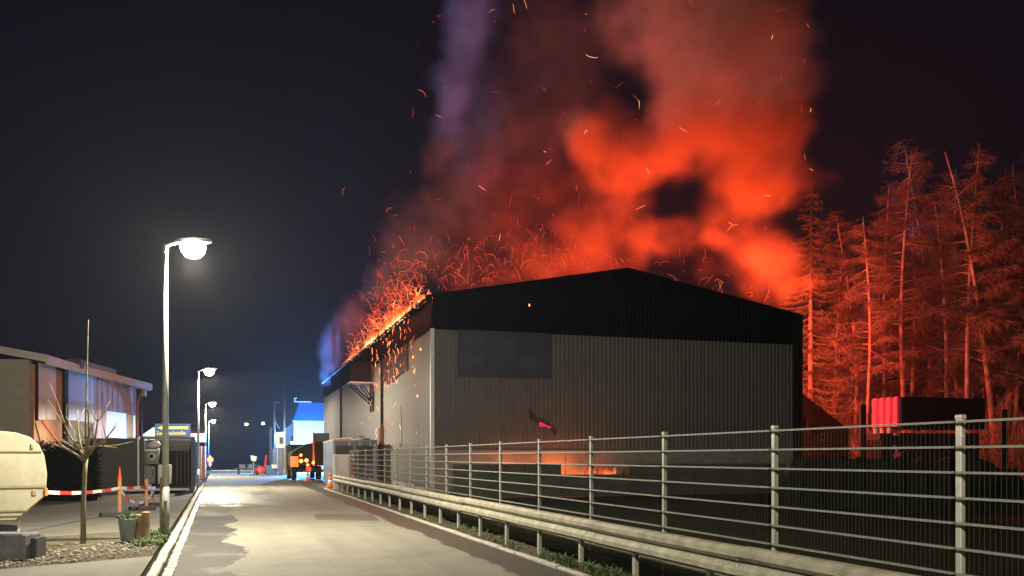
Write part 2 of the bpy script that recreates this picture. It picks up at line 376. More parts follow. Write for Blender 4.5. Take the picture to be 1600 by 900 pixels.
# ================================================================== GUARDRAIL
RX = 4.80
gr = thing('guardrail', 'long weathered steel crash barrier along the road edge in front of the mesh fence', 'guardrail', (RX, 4.0, 0))
prof = [(.03, .72), (-.03, .715), (-.075, .68), (-.075, .625), (-.02, .585), (.015, .565), (-.02, .545), (-.075, .50), (-.075, .445), (-.03, .41), (.03, .405)]
thk = .012
L = 3.7
vs = []
for yy in (0, L + .02):
    vs += [(x, yy, z) for x, z in prof] + [(x + thk, yy, z + (.004 if i < 5 else -.004)) for i, (x, z) in enumerate(prof)]
np_ = len(prof); fs = []
for i in range(np_ - 1):
    fs += [(i, i + 1, 2 * np_ + i + 1, 2 * np_ + i), (np_ + i + 1, np_ + i, 3 * np_ + i, 3 * np_ + i + 1)]
fs += [(np_ - 1, 2 * np_ - 1, 4 * np_ - 1, 3 * np_ - 1), (0, 2 * np_, 3 * np_, np_)]
beam = MB().add(vs, fs).mesh('beam', 'rail')
bolt = MB().lathe([(.018, 0), (.018, .012), (.008, .016)], 8).mesh('bolt', 'galv')
gpost = MB().box((0, 0, .27), (.055, .09, .66), 0, .006).mesh('guardrail_post', 'galv')
for i in range(11):
    b = inst('beam', beam, gr, (0.003 * (i % 2), i * L, random.uniform(-.008, .008)))
    for yy in (.08, .28):
        for zz in (.53, .60):
            bo = inst('bolt', bolt, b, (-.03, yy, zz)); bo.rotation_euler = (0, R(-90), 0)
for i in range(22):
    inst('guardrail_post', gpost, gr, (.075, i * 1.85 + (12.2 - 4.0) % 1.85, 0))

# ================================================================== MESH FENCE
FX = 5.42
fe = thing('mesh_fence', 'galvanised double-rod mesh fence behind the crash barrier', 'fence', (FX, 0, 0))
fpost = MB().box((0, 0, .86), (.05, .06, 2.08), 0, .006).mesh('fence_post', 'galv')
fcap = MB().box((0, 0, 1.915), (.058, .068, .03), 0, .006).mesh('post_cap', 'galv')
rod = MB().bar((-.012, 0, 0), (-.012, 2.44, 0), .009, .018).bar((.012, 0, 0), (.012, 2.44, 0), .009, .018).mesh('horizontal_rod', 'rodm')
wires = MB()
for q in range(1, 49): wires.bar((0, q * .05, .04), (0, q * .05, 1.87), .0022)
wme = wires.mesh('vertical_wires', 'wire')
base = MB().box((.0, 1.25, .09), (.05, 2.43, .34), 0, .008).mesh('base_board', 'concrete')
Y0 = 5.62
for kx in range(-2, 16):
    y_ = Y0 + 2.5 * kx
    po = inst('fence_post', fpost, fe, (0, y_, 0)); inst('post_cap', fcap, po)
    if kx == 15: break
    for z in [.10 + .197 * q for q in range(10)]:
        inst('horizontal_rod', rod, fe, (-.045, y_ + .03, z))
    wv = inst('vertical_wires', wme, fe, (-.045, y_ + .02, 0)); wv['kind'] = 'stuff'
    inst('base_board', base, fe, (.01, y_, 0))

# ================================================================== BURNING HALL
HX0 = 8.14; HY0 = 37.3; HX1 = 26.1; HY1 = 84.0
EAVE = 8.41; RIDGE = 10.09; BAND = 7.06; PL = 1.90
HM = (HX0 + HX1) / 2
hall = thing('burning_hall', 'large industrial hall with grey ribbed cladding, dark blue fascia and a burning roof', 'industrial hall', (HX0, HY0, 0))
W = HX1 - HX0; Ln = HY1 - HY0
def ribs(w_, z0, z1, depth=.035, pitch=None, ztop=None):
    """ribbed sheet in local x (0..w), facing -y; ztop(x) optional sloping top"""
    npc = max(2, round(w_ / .2)); pt = w_ / npc; xs = []
    for i in range(npc):
        a = i * pt; xs += [(a, 0), (a + pt * .38, 0), (a + pt * .5, -depth), (a + pt * .88, -depth)]
    xs.append((w_, 0)); mb = MB(); n = len(xs)
    mb.v = [(x, y, z0) for x, y in xs] + [(x, y, ztop(x) if ztop else z1) for x, y in xs]
    mb.f = [(i, i + 1, n + i + 1, n + i) for i in range(n - 1)]
    # thickness: a back sheet so that no light leaks
    o = len(mb.v); mb.v += [(0, .03, z0), (w_, .03, z0), (w_, .03, ztop(w_) if ztop else z1), (0, .03, ztop(0) if ztop else z1)]
    mb.f += [(o + 1, o, o + 3, o + 2)]
    return mb
ngp = 18; gw = W / ngp
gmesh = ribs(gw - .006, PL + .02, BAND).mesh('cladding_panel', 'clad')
def roofz(x): return EAVE + (RIDGE - EAVE) * (1 - abs(x - W / 2) / (W / 2))
hole_panels = (3, 4)
for i in range(ngp):
    inst('cladding_panel', gmesh, hall, (i * gw, random.uniform(-.003, .003), 0))
    x0 = i * gw
    u = ribs(gw - .004, BAND - .04, 0, .03, ztop=lambda x, x0=x0: roofz(x0 + x)).build('fascia_panel', 'fascia', hall, loc=(x0, -.045, 0))
nsp = 46; sw = Ln / nsp
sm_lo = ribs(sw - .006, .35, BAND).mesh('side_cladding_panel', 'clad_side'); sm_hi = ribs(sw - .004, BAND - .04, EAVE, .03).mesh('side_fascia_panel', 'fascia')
for i in range(nsp):
    o = inst('side_cladding_panel', sm_lo, hall, (random.uniform(-.004, .004), (i + 1) * sw, 0)); o.rotation_euler[2] = R(-90)
    o = inst('side_fascia_panel', sm_hi, hall, (-.045 + random.uniform(-.01, .01), (i + 1) * sw, random.uniform(-.02, .02))); o.rotation_euler[2] = R(-90)
# the other walls
MB().box((W - .04, Ln / 2 + .1, EAVE / 2 + .05), (.1, Ln - .3, EAVE - .1)).build('right_wall', 'fascia', hall)
MB().prism([(0.1, Ln, 0), (W - .1, Ln, 0), (W - .1, Ln, EAVE), (W / 2, Ln, RIDGE), (.1, Ln, EAVE)], (0, .1, 0)).build('rear_wall', 'clad', hall)
MB().box((.09, Ln / 2, .17), (.14, Ln - .3, .34)).build('side_plinth', 'concrete', hall)
plp = MB().box((0, 0, PL / 2 - .05), (2.96, .22, PL + .1), 0, .01).mesh('plinth_panel', 'plinth')
for i in range(6): inst('plinth_panel', plp, hall, (1.5 + i * (W - .02) / 6, .03, 0))
MB().box((-.02, -.02, (PL + BAND) / 2 - .9), (.16, .16, BAND - PL + 1.8), 0, .01).build('corner_flashing', 'trim', hall)
MB().box((W + .03, .02, EAVE / 2), (.55, .25, EAVE), 0, .02).build('corner_pier', 'black', hall)
for a, b in (((-.12, -.12, EAVE + .02), (W / 2, -.12, RIDGE + .03)), ((W / 2, -.12, RIDGE + .03), (W + .3, -.12, EAVE + .0))):
    MB().bar(a, b, .14, .10).build('verge_flashing', 'fascia', hall)
# roof: what is left at the front; the rest has fallen in, the rafters stand
def slab(x0, x1, y0, y1, off=.06, t=.05):
    return MB().prism([(x0, y0, roofz(x0) + off), (x1, y0, roofz(x1) + off), (x1, y1, roofz(x1) + off), (x0, y1, roofz(x0) + off)], (0, 0, t))
for j in range(5):
    slab(.05 , W / 2 - .02, .05 + j * 1.0, 1.04 + j * 1.0 - .01).build('roof_sheet', 'roof', hall)
    slab(W / 2 + .02, W, .05 + j * 1.0, 1.04 + j * 1.0 - .01).build('roof_sheet', 'roof', hall)
for j in range(8):
    y_ = 6 + j * 5.2
    rf = MB(); rf.bar((.2, y_, EAVE - .15), (W / 2, y_, RIDGE - .15), .14, .26); rf.bar((W / 2, y_, RIDGE - .15), (W - .2, y_, EAVE - .15), .14, .26)
    rf.build('rafter', 'char', hall)
g = MB()
for j in range(22):
    pass
MB().bar((-.16, .0, EAVE + .02), (-.16, Ln, EAVE + .02), .16, .12).build('gutter', 'fascia', hall)
# downpipes, boxes and stains on the side wall
for pxx in (533, 597):
    yy = YX(pxx, HX0 - .1) - HY0
    MB().tube([(-.12, yy, .3), (-.12, yy, 6.9)], .075, 8).build('downpipe', 'black', hall, True)
yy = YX(600, HX0) - HY0
MB().box((-.16, yy, 2.65), (.22, .42, 1.15), 0, .02).build('wall_cabinet', mat('rust_brown', (.14, .06, .035), .8, 0, .3, 3, .2), hall)
# burnt panels hanging below the fascia
yb0, yb1 = YX(601, HX0) - HY0, YX(640, HX0) - HY0
bl = [(-.11, yb1, BAND), (-.11, yb1 + .3, BAND - .9), (-.11, yb1 + .1, 5.95)]
nst = 7
for q in range(nst):
    ya = yb1 + (yb0 - yb1) * q / nst; yb_ = yb1 + (yb0 - yb1) * (q + 1) / nst
    h0 = 5.65 + random.uniform(-.12, .18) + .15 * (q < 1)
    MB().prism([(-.10, ya, BAND), (-.10, yb_ - .03, BAND), (-.10 - random.uniform(0, .06), yb_ - .03, h0 + random.uniform(-.1, .1)), (-.10, ya, h0)], (-.02, 0, 0)).build('burnt_panel', 'char', hall)
# stain strip / loose flashing lower down
ys_ = YX(628, HX0) - HY0
MB().prism([(-.055, ys_ - .25, 2.25), (-.055, ys_ + .25, 2.1), (-.055, ys_ + .3, 3.1), (-.055, ys_ + .05, 4.2), (-.055, ys_ - .1, 3.6)], (-.012, 0, 0)).build('loose_flashing', mat('dull_lead_sheet', (.15, .13, .125), .6, .2, .3, 2, .2), hall)
# machine platform on brackets
ya = YX(558, HX0 - 1) - HY0
ac = thing('cooling_unit', 'dark boxed cooling unit on a steel bracket high on the side wall', 'cooling unit', (HX0 - .05, HY0 + ya, 0))
MB().box((-.75, 0, 6.62), (1.15, 1.0, 1.15), 0, .03).build('housing', 'black', ac)
gm = MB()
for q in range(7): gm.box((-.75, -.51, 6.2 + q * .14), (.9, .02, .05))
gm.build('louvre', 'black', ac)['kind'] = 'stuff'
MB().box((-.72, 0, 6.0), (1.5, 1.2, .08)).build('platform', 'galv', ac)
for s_ in (-.5, .5):
    MB().bar((-1.4, s_, 5.93), (-.06, s_, 4.75), .08).build('bracket', 'black', ac)
    MB().bar((-.75, s_, 5.93), (-.06, s_, 5.0), .06).build('brace', 'black', ac)
    MB().bar((-.07, s_, 6.0), (-.07, s_, 4.3), .09).build('wall_plate', 'black', ac)

# sign board on the gable (its content is not readable)
sx0, sx1 = 9.2 - HX0, 13.42 - HX0
sg = thing('wall_sign', 'large blank dark slate sign board high on the gable wall', 'sign', (HX0, HY0 - .08, 0))
MB().box(((sx0 + sx1) / 2, -.02, 6.04), (sx1 - sx0, .05, 2.02), 0, .01).build('board', 'sign', sg)
for (x, z, a, b) in ((sx0 + .8, 6.6, .9, .35), (sx0 + .75, 5.75, .7, .5), (sx0 + 3.3, 5.7, 1.0, .5), (sx0 + 2.3, 6.3, .6, .8)):
    MB().box((x, -.05, z), (a, .012, b)).build('faded_panel', mat('faded_slate', (.050, .058, .078), .55, 0, .1, 1, 0, spec=.25), sg)
# burnt hole with the fire showing
bh = MB()
def hall_pt(px, py, off=.06):
    a = (px - 800) / F; d = (HY0 - off) / (CY - a * SY); q = P(px, py, d); return (q.x - HX0, -off, q.z)
ch = MB().prism([hall_pt(*p, .05) for p in ((825, 641), (830, 639), (836, 650), (841, 656), (839, 661), (834, 658), (828, 656))], (0, -.012, 0)); ch.build('scorched_dent', 'char', hall)
MB().prism([hall_pt(*p, .05) for p in ((841, 654), (848, 655), (856, 661), (863, 668), (869, 671), (869, 679), (865, 680), (863, 673), (852, 669), (842, 668))], (0, -.012, 0)).build('torn_hole', 'char', hall)
random.seed(12); xg = 843.0
while xg < 860.5:
    wg = random.uniform(1.6, 2.9); tg = 659.2 + (xg - 843) * .46 + random.uniform(-.6, .9); bg_ = 667.0 + (xg - 843) * .16 + random.uniform(-2.6, 1.0)
    pts = ((xg, tg), (xg + wg * .6, tg - .5), (xg + wg, tg + .7), (xg + wg * .95, bg_), (xg + wg * .4, bg_ + .8), (xg + .1, bg_ - .6)); xg += wg + random.uniform(.1, .7)
    MB().prism([hall_pt(*p, .068) for p in pts], (0, -.01, 0)).build('glowing_rib', 'glow_red', hall)

# fire inside and on the hall
for i, (x, y_, z, wt, rd_) in enumerate(FIRE): point_light('fire_light', (x, y_, z), wt, FIRE_COL, rd_)
for y_ in (39.5, 43.5, 47.0, 50.5): point_light('eave_fire_light', (HX0 - .42, y_, EAVE + .45), EAVE_W, (1, .2, .05), .25)
for pxx, wt in ((918, 190), (872, 190), (800, 110), (745, 18)):
    bp_ = hall_pt(pxx, 722, .7); point_light('ground_fire_light', (bp_[0] + HX0, HY0 - .75, .85), wt, (1, .17, .035), .15)

# ---------- flames: closed tapering tongues
fl_mat = bpy.data.materials.new('flame'); fl_mat.use_nodes = True
n = fl_mat.node_tree.nodes; l = fl_mat.node_tree.links; n.remove(n['Principled BSDF'])
em = n.new('ShaderNodeEmission'); tc = n.new('ShaderNodeTexCoord'); at = n.new('ShaderNodeAttribute'); at.attribute_name = 'flame_level'
rp = n.new('ShaderNodeValToRGB'); cr = rp.color_ramp
cr.elements[0].position = 0; cr.elements[0].color = (.75, .05, .015, 1); cr.elements[1].position = 1; cr.elements[1].color = (1, .78, .38, 1)
e = cr.elements.new(.45); e.color = (1, .20, .035, 1)
l.new(at.outputs['Fac'], rp.inputs[0]); l.new(rp.outputs[0], em.inputs[0])
mt = n.new('ShaderNodeMath'); mt.operation = 'MULTIPLY_ADD'; l.new(at.outputs['Fac'], mt.inputs[0]); mt.inputs[1].default_value = 2.6; mt.inputs[2].default_value = .5
l.new(mt.outputs[0], em.inputs[1]); l.new(em.outputs[0], n['Material Output'].inputs[0]); fl_mat.cycles.emission_sampling = 'NONE'
def flame_mesh(name, spots, parent=None):
    mb = MB(); heat = []
    for (x, y_, z, h, r, hot, lean) in spots:
        m = 7; nn = 6; ph = random.uniform(0, 6.28); pts = []; rad = []
        for i in range(m):
            t = i / (m - 1)
            pts.append((x + lean[0] * t * t + .12 * h * math.sin(ph + 4 * t) * t, y_ + lean[1] * t * t + .12 * h * math.cos(ph + 3.3 * t) * t, z + h * t))
            rad.append(max(.004, r * (.75 + .6 * math.sin(min(1, t * 2.2) * 1.57)) * (1 - t) ** .8))
        b0 = len(mb.v); mb.tube(pts, rad, nn)
        for i in range(m): heat += [max(0, hot * (1 - .85 * i / (m - 1)))] * nn
    me = mb.mesh(name, fl_mat, True); a = me.attributes.new('flame_level', 'FLOAT', 'POINT'); a.data.foreach_set('value', heat)
    return inst(name, me, parent)
spots = []
def burn(y):  # strength of the fire along the left eave
    return max(0, math.exp(-((y - 45.5) / 3.2) ** 2) * 1.0 + math.exp(-((y - 53.5) / 3.0) ** 2) * .75 + math.exp(-((y - 39.5) / 2.2) ** 2) * .35 + math.exp(-((y - 62) / 3) ** 2) * .3)
for i in range(900):
    y_ = random.uniform(37.5, 68); s_ = burn(y_)
    if random.random() > s_ + .12: continue
    h = random.uniform(.10, .50) * (.35 + s_)
    spots.append((HX0 + random.uniform(-.28, .1), y_, EAVE + random.uniform(-.05, .06), h, random.uniform(.05, .13), random.uniform(.55, 1.0) * min(1, .45 + s_), (-.25 * h, random.uniform(-.2, .3) * h)))
tag(flame_mesh('eave_flames', spots), 'yellow and orange flames licking along the burning left eave of the hall', 'flames', kind='stuff')
spots = []
for i in range(26):
    pq = hall_pt(random.choice([random.uniform(912, 935), random.uniform(936, 958)]), 738, .6)
    spots.append((pq[0] + HX0, HY0 - random.uniform(.5, 1.0), .78 + random.uniform(0, .12), random.uniform(.12, .42), random.uniform(.05, .10), random.uniform(.15, .5), (.1, 0)))
tag(flame_mesh('ground_flames', spots), 'low orange flames at the foot of the gable wall behind the fence', 'flames', kind='stuff')

# ---------- embers: thin curled glowing slivers
def embers(name, items, label):
    mbs = {'ember': MB(), 'ember_hot': MB(), 'ember_dim': MB()}
    mb = MB(); idx = []
    order = ['ember', 'ember_hot', 'ember_dim']
    for (p, dirv, ln_, r, curl, kind) in items:
        p = Vector(p); dv = Vector(dirv).normalized(); side = dv.cross(Vector((random.uniform(-1, 1), random.uniform(-1, 1), random.uniform(-1, 1)))).normalized()
        m = 8; pts = [p.copy()]; cur = dv.copy(); rad = [r * .3]; turn = curl * U(.6, 1.5)
        for i in range(1, m):
            t = i / (m - 1); turn += U(-.25, .25) * abs(curl)
            cur = (Matrix.Rotation(turn * .55, 3, side) @ cur + Vector((U(-1, 1), U(-1, 1), U(-1, 1))) * .12 * abs(curl)).normalized()
            pts.append(pts[-1] + cur * ln_ / (m - 1)); rad.append(r * (.25 + .75 * math.sin(math.pi * (.1 + .8 * t))))
        f0 = len(mb.f); mb.tube(pts, rad, 3); idx += [order.index(kind)] * (len(mb.f) - f0)
    me = bpy.data.meshes.new(name); me.from_pydata(mb.v, [], mb.f); me.update()
    for o_ in order: me.materials.append(M[o_])
    me.polygons.foreach_set('material_index', idx)
    return tag(inst(name, me), label, 'embers', kind='stuff')
it = []
U = random.uniform
for i in range(1700):                                   # dense spray over the left eave
    y_ = U(38, 64); s_ = burn(y_)
    if random.random() > s_ * .9 + .12: continue
    hgt = abs(random.gauss(0, 1)) ** 1.3 * 1.05 * (.35 + s_)
    x = HX0 - .1 - hgt * U(-.15, .40); 
    it.append(((x, y_ + U(-.4, .4) + hgt * .3, EAVE + .1 + hgt), (U(-.8, .5), U(-.5, .5), U(.2, 1)), U(.10, .8), U(.003, .008), U(-.9, .9), random.choice(['ember', 'ember', 'ember_hot', 'ember_dim', 'ember_dim', 'ember_dim']) if hgt < .9 else random.choice(['ember', 'ember_dim', 'ember_dim'])))
embers('eave_embers', it, 'dense spray of curling orange embers rising from the left eave')
it = []
for i in range(300):                                    # above the front of the roof
    px = random.gauss(760, 75) if i < 230 else U(850, 1240)
    top = 455 - (px - 676) * .11 if px < 975 else 422 + (px - 975) * .27
    py = top - abs(random.gauss(0, 42)) * (1 if i < 230 else .6)
    if px < 640: continue
    it.append((P(px, py, U(42, 50)), (U(-.5, .5), U(-.4, .4), U(.3, 1)), U(.10, .9), U(.003, .008), U(-.9, .9), random.choice(['ember', 'ember_dim', 'ember_dim', 'ember_dim'])))
embers('roof_embers', it, 'scattered red embers whirling up from behind the gable')
it = []
for i in range(110):
    px, py = U(640, 1270), U(0, 380)
    it.append((P(px, py, U(42, 52)), (U(-.7, .7), U(-.7, .7), U(-.3, 1)), U(.06, .7), U(.004, .009), U(-.5, .5), random.choice(['ember', 'ember_dim', 'ember_dim', 'ember_dim', 'ember_hot'])))
embers('drifting_embers', it, 'sparse single embers drifting high in the smoke')
it = []
for i in range(150):
    y_ = random.gauss(47, 4.5)
    if not 39 < y_ < 62: continue
    z = U(2.2, 8.2) if i < 60 else U(5.2, 8.2)
    it.append(((HX0 - .16 - abs(random.gauss(0, .15)), y_, z), (U(-.15, .15), U(-.15, .15), 1), U(.08, .45), U(.005, .014), U(-.3, .3), random.choice(['ember', 'ember', 'ember_hot', 'ember_hot', 'ember_dim'])))
for (px, py) in ((657, 548), (652, 621), (645, 560), (827, 479)):
    a = (px - 800) / F
    d = HX0 / (SY + a * CY) if px < 676 else HY0 / (CY - a * SY)
    q = P(px, py, d * .985); it.append((q, (0, 0, 1), .12, .035, 0, 'ember_hot'))
embers('falling_embers', it, 'bright embers dripping down the side wall of the hall')

# ---------- dark things in front of the gable
def blockwall(name, label, x0, y0, counts, bw=1.5, bh=.4, bd=.6):
    t = thing(name, label, 'block wall', (x0, y0, 0))
    me = MB().box((0, 0, bh / 2), (bw - .02, bd, bh - .012), 0, .025).mesh('block', 'concrete_dark')
    for i, c in enumerate(counts):
        for k_ in range(c): inst('block', me, t, (i * bw + (bw / 2), random.uniform(-.02, .02), k_ * bh))
    return t
blockwall('storage_wall', 'dark stepped wall of stacked concrete blocks in front of the gable', 8.2, 34.2, [3, 3, 3, 2, 2, 3, 3, 3, 3, 3, 2], 1.5, .44)

# ---------- lean-to and scrap right of the hall
lt = thing('lean_to', 'dark steep lean-to roof on posts beside the right wall of the hall', 'shed', (HX1 + .35, 44.2, 0))
MB().prism([(0, 0, 8.2), (8.1, 0, 3.0), (8.1, 5, 3.0), (0, 5, 8.2)], (0, 0, .18)).build('roof', 'black', lt)
for x in (.2, 2.8, 5.4, 7.9):
    h = 8.15 - x * .642; MB().box((x, .1, h / 2), (.18, .18, h)).build('post', 'black', lt)
MB().bar((0.1, .05, 2.75), (8.0, .05, 2.75), .12, .3).build('beam', 'black', lt)
MB().prism([(0, -.04, 8.18), (8.05, -.04, 3.02), (8.05, -.04, 2.5), (6.6, -.04, 2.9), (0, -.04, 6.9)], (0, .06, 0)).build('gable_sheet', 'black', lt)
MB().prism([(0, -.05, 1.2), (8.0, -.05, 1.2), (8.0, -.05, 2.45), (6.9, -.05, 2.75), (6.2, -.05, 2.45), (5.0, -.05, 3.1), (0, -.05, 3.1)], (0, .06, 0)).build('lower_sheet', 'black', lt)
MB().bar((2.8, .05, 2.9), (5.4, .05, 4.6), .1, .14).build('brace', 'black', lt)
sp_ = thing('scrap_heap', 'pale lumps of scrap heaped under the lean-to', 'scrap heap', (HX1 + 6.6, 47.2, 0))
for i in range(22):
    MB().box((U(-2.6, 1.6), U(-1, .6), .6 + U(0, 2.6)), (U(.4, 1.4), U(.3, .9), U(.15, .6)), U(0, 3), .03).build('scrap_piece', random.choice(['junk_lit', 'dirt', 'junk_lit']), sp_)
MB().prism([(-3, -1.0, 0), (2.2, -1.0, 0), (1.9, -1.0, 1.4), (0, -1.0, 2.3), (-2.4, -1.0, 2.9)], (0, 2, 0)).build('heap_core', 'dirt', sp_)
sfl = [(HX1 + 6.6 + U(-2.4, 1.4), 46.0 + U(-.5, .3), 1.6 + U(0, 1.0), U(.15, .5), U(.05, .12), U(.3, .55), (.1, 0)) for _ in range(26)]
tag(flame_mesh('scrap_flames', sfl), 'small orange flames on the scrap under the lean-to', 'flames', kind='stuff')
# containers right
def container(name, label, loc, rz, size, m, end_m=None, group=None, ribs_n=9, open_top=True):
    lx, ly, lz = size   # ly = length, end faces -y
    t = thing(name, label, 'container', loc, rz, group)
    b = MB(); tt = .06
    b.box((0, ly / 2, .12), (lx - .1, ly - .1, .12)).box((-lx / 2 + tt, ly / 2, lz / 2 + .1), (tt, ly, lz - .2)).box((lx / 2 - tt, ly / 2, lz / 2 + .1), (tt, ly, lz - .2)).box((0, ly - tt, lz / 2 + .1), (lx - .2, tt, lz - .2))
    b.build('body', m, t)
    MB().box((0, tt, lz / 2 + .1), (lx - .2, tt, lz - .2)).build('end_panel', end_m or m, t)
    rb = MB().box((0, 0, lz / 2 + .08), (.09, .10, lz - .32), 0, .012).mesh('rib', m); rbe = MB().box((0, 0, lz / 2 + .08), (.12, .09, lz - .32), 0, .012).mesh('end_rib', end_m or m)
    for i in range(ribs_n):
        yy = .25 + (ly - .5) * i / (ribs_n - 1)
        for s in (-1, 1): inst('rib', rb, t, (s * (lx / 2 + .015), yy, 0))
    for i in range(4): inst('end_rib', rbe, t, (-lx / 2 + .3 + (lx - .6) * i / 3, -.015, 0))
    for s in (-1, 1):
        MB().box((s * lx / 2, ly / 2, lz - .04), (.13, ly + .1, .12), 0, .015).build('top_rail', m, t)
        MB().box((s * (lx / 2 - .25), ly / 2, .05), (.14, ly - .2, .18)).build('runner', 'black', t)
        MB().box((s * (lx / 2 - .03), -.02, lz / 2 + .05), (.14, .14, lz - .15), 0, .015).build('corner_post', m, t)
    for e_ in (0, ly): MB().box((0, e_, lz - .04), (lx, .13, .118), 0, .015).build('top_rail', m, t)
    return t
dC = 45.0
pc = P(1367, 672, dC); pe = P(1527, 672, dC)
ang = math.atan2((pe - pc).y, (pe - pc).x); hang = 0.0
ur = thing('red_hopper', 'red fluted hopper with bent outlet pipes, standing on the dark container', 'hopper', P(1410, 672, dC), hang)
Wd = (pe - pc).length; Hh = 52 / F * dC; Wt = Wd * 1.02
MB().box((Wt / 2, 1.0, Hh / 2 + .04), (Wt, 2.0, Hh - .1), 0, .03).build('tank', 'black', ur)
MB().box((Wt / 2 + .03, 1.0, Hh - .03), (Wt - .05, 2.06, .08), 0, .02).build('lid', 'black', ur)
for x in (Wt * .35, Wt * .7): MB().box((x, -.03, Hh / 2), (.12, .1, Hh - .12)).build('rib', 'black', ur)
for q in range(4):
    yq = 1.78 - q * .51
    MB().box((-.10, yq, Hh / 2 + .10), (.30, .44, Hh - .16), 0, .07).build('flute', 'cont_red', ur)
    if q < 3:
        MB().tube([(-.12, yq, .12), (-.12, yq - .05, -.35), (-.12, yq - .25, -.75), (-.12, yq - .55, -1.05)], [.15, .13, .12, .10], 8).build('outlet_pipe', 'junk_lit', ur, True)
MB().box((-.14, 1.1, -.22), (.3, 1.9, .1), 0, .02).build('pipe_clamp', 'junk_lit', ur)
for yq in (.75, .15): MB().lathe([(.05, -.2), (.2, -.15), (.24, 0), (.2, .18), (.06, .22)], 10, (-.14, yq, -1.3)).build('valve', 'cont_red', ur, True)
lowz = pc.z
c2 = container('dark_container', 'dark closed container under the red hopper', P(1452, 714, dC + .6), ang, (4.9, 2.4, 1), 'black')
c2.location.z = 0; c2.scale = (1, 1, lowz - .2)
c2.location = P(1452, 714, dC + .3); c2.location.z = 0
tag(c2)
c3 = container('low_dark_skip', 'low dark skip behind the fence, right of the red hopper', (0, 0, 0), ang, (3.6, 2.2, 1.15), 'black'); q = P(1512, 714, 34); c3.location = (q.x, q.y, 0)
c4 = container('low_dark_skip', 'low dark skip between the lean-to and the red hopper', (0, 0, 0), ang - .1, (3.4, 2.2, 1.5), 'black'); q = P(1395, 714, 36); c4.location = (q.x, q.y, 0)
for (pxx, pt, lb) in ((1348, 632, 'dark steel post standing between the lean-to and the red hopper'), (1568, 640, 'dark steel post standing right of the red hopper')):
    q = P(pxx, pt, 40); t = thing('steel_post', lb, 'post', (q.x, q.y, 0)); MB().box((0, 0, q.z / 2), (.24, .24, q.z), ang, .02).build('shaft', 'black', t); MB().box((0, 0, .02), (.5, .5, .06), ang).build('foot_plate', 'black', t)

# dark earth bank between the fence and the yard
bk = MB(); nb_ = 60; rows = ((-1.8, 0), (-.9, .55), (-.2, .95), (.3, 1.0), (1.1, .6), (2.2, 0))
pa_, pb_ = P(1215, 714, 31.5), P(1760, 714, 27.5); dir_ = (pb_ - pa_); dir_.z = 0; nrm = Vector((-dir_.y, dir_.x, 0)).normalized()
for i in range(nb_):
    t = i / (nb_ - 1); top = (1.62 if t < .62 else 1.62 - min(1, (t - .62) / .12) * .75) * min(1, t / .05 + .02) + .07 * math.sin(i * 1.7) + U(-.04, .04)
    for off, hh in rows:
        p = pa_ + dir_ * t + nrm * (off + U(-.1, .1)); bk.v.append((p.x, p.y, -.06 + hh * top + (U(-.05, .05) if hh else 0)))
nr_ = len(rows); bk.f = [(i * nr_ + j, (i + 1) * nr_ + j, (i + 1) * nr_ + j + 1, i * nr_ + j + 1) for i in range(nb_ - 1) for j in range(nr_ - 1)]
struct('earth_bank', bk, 'ground')

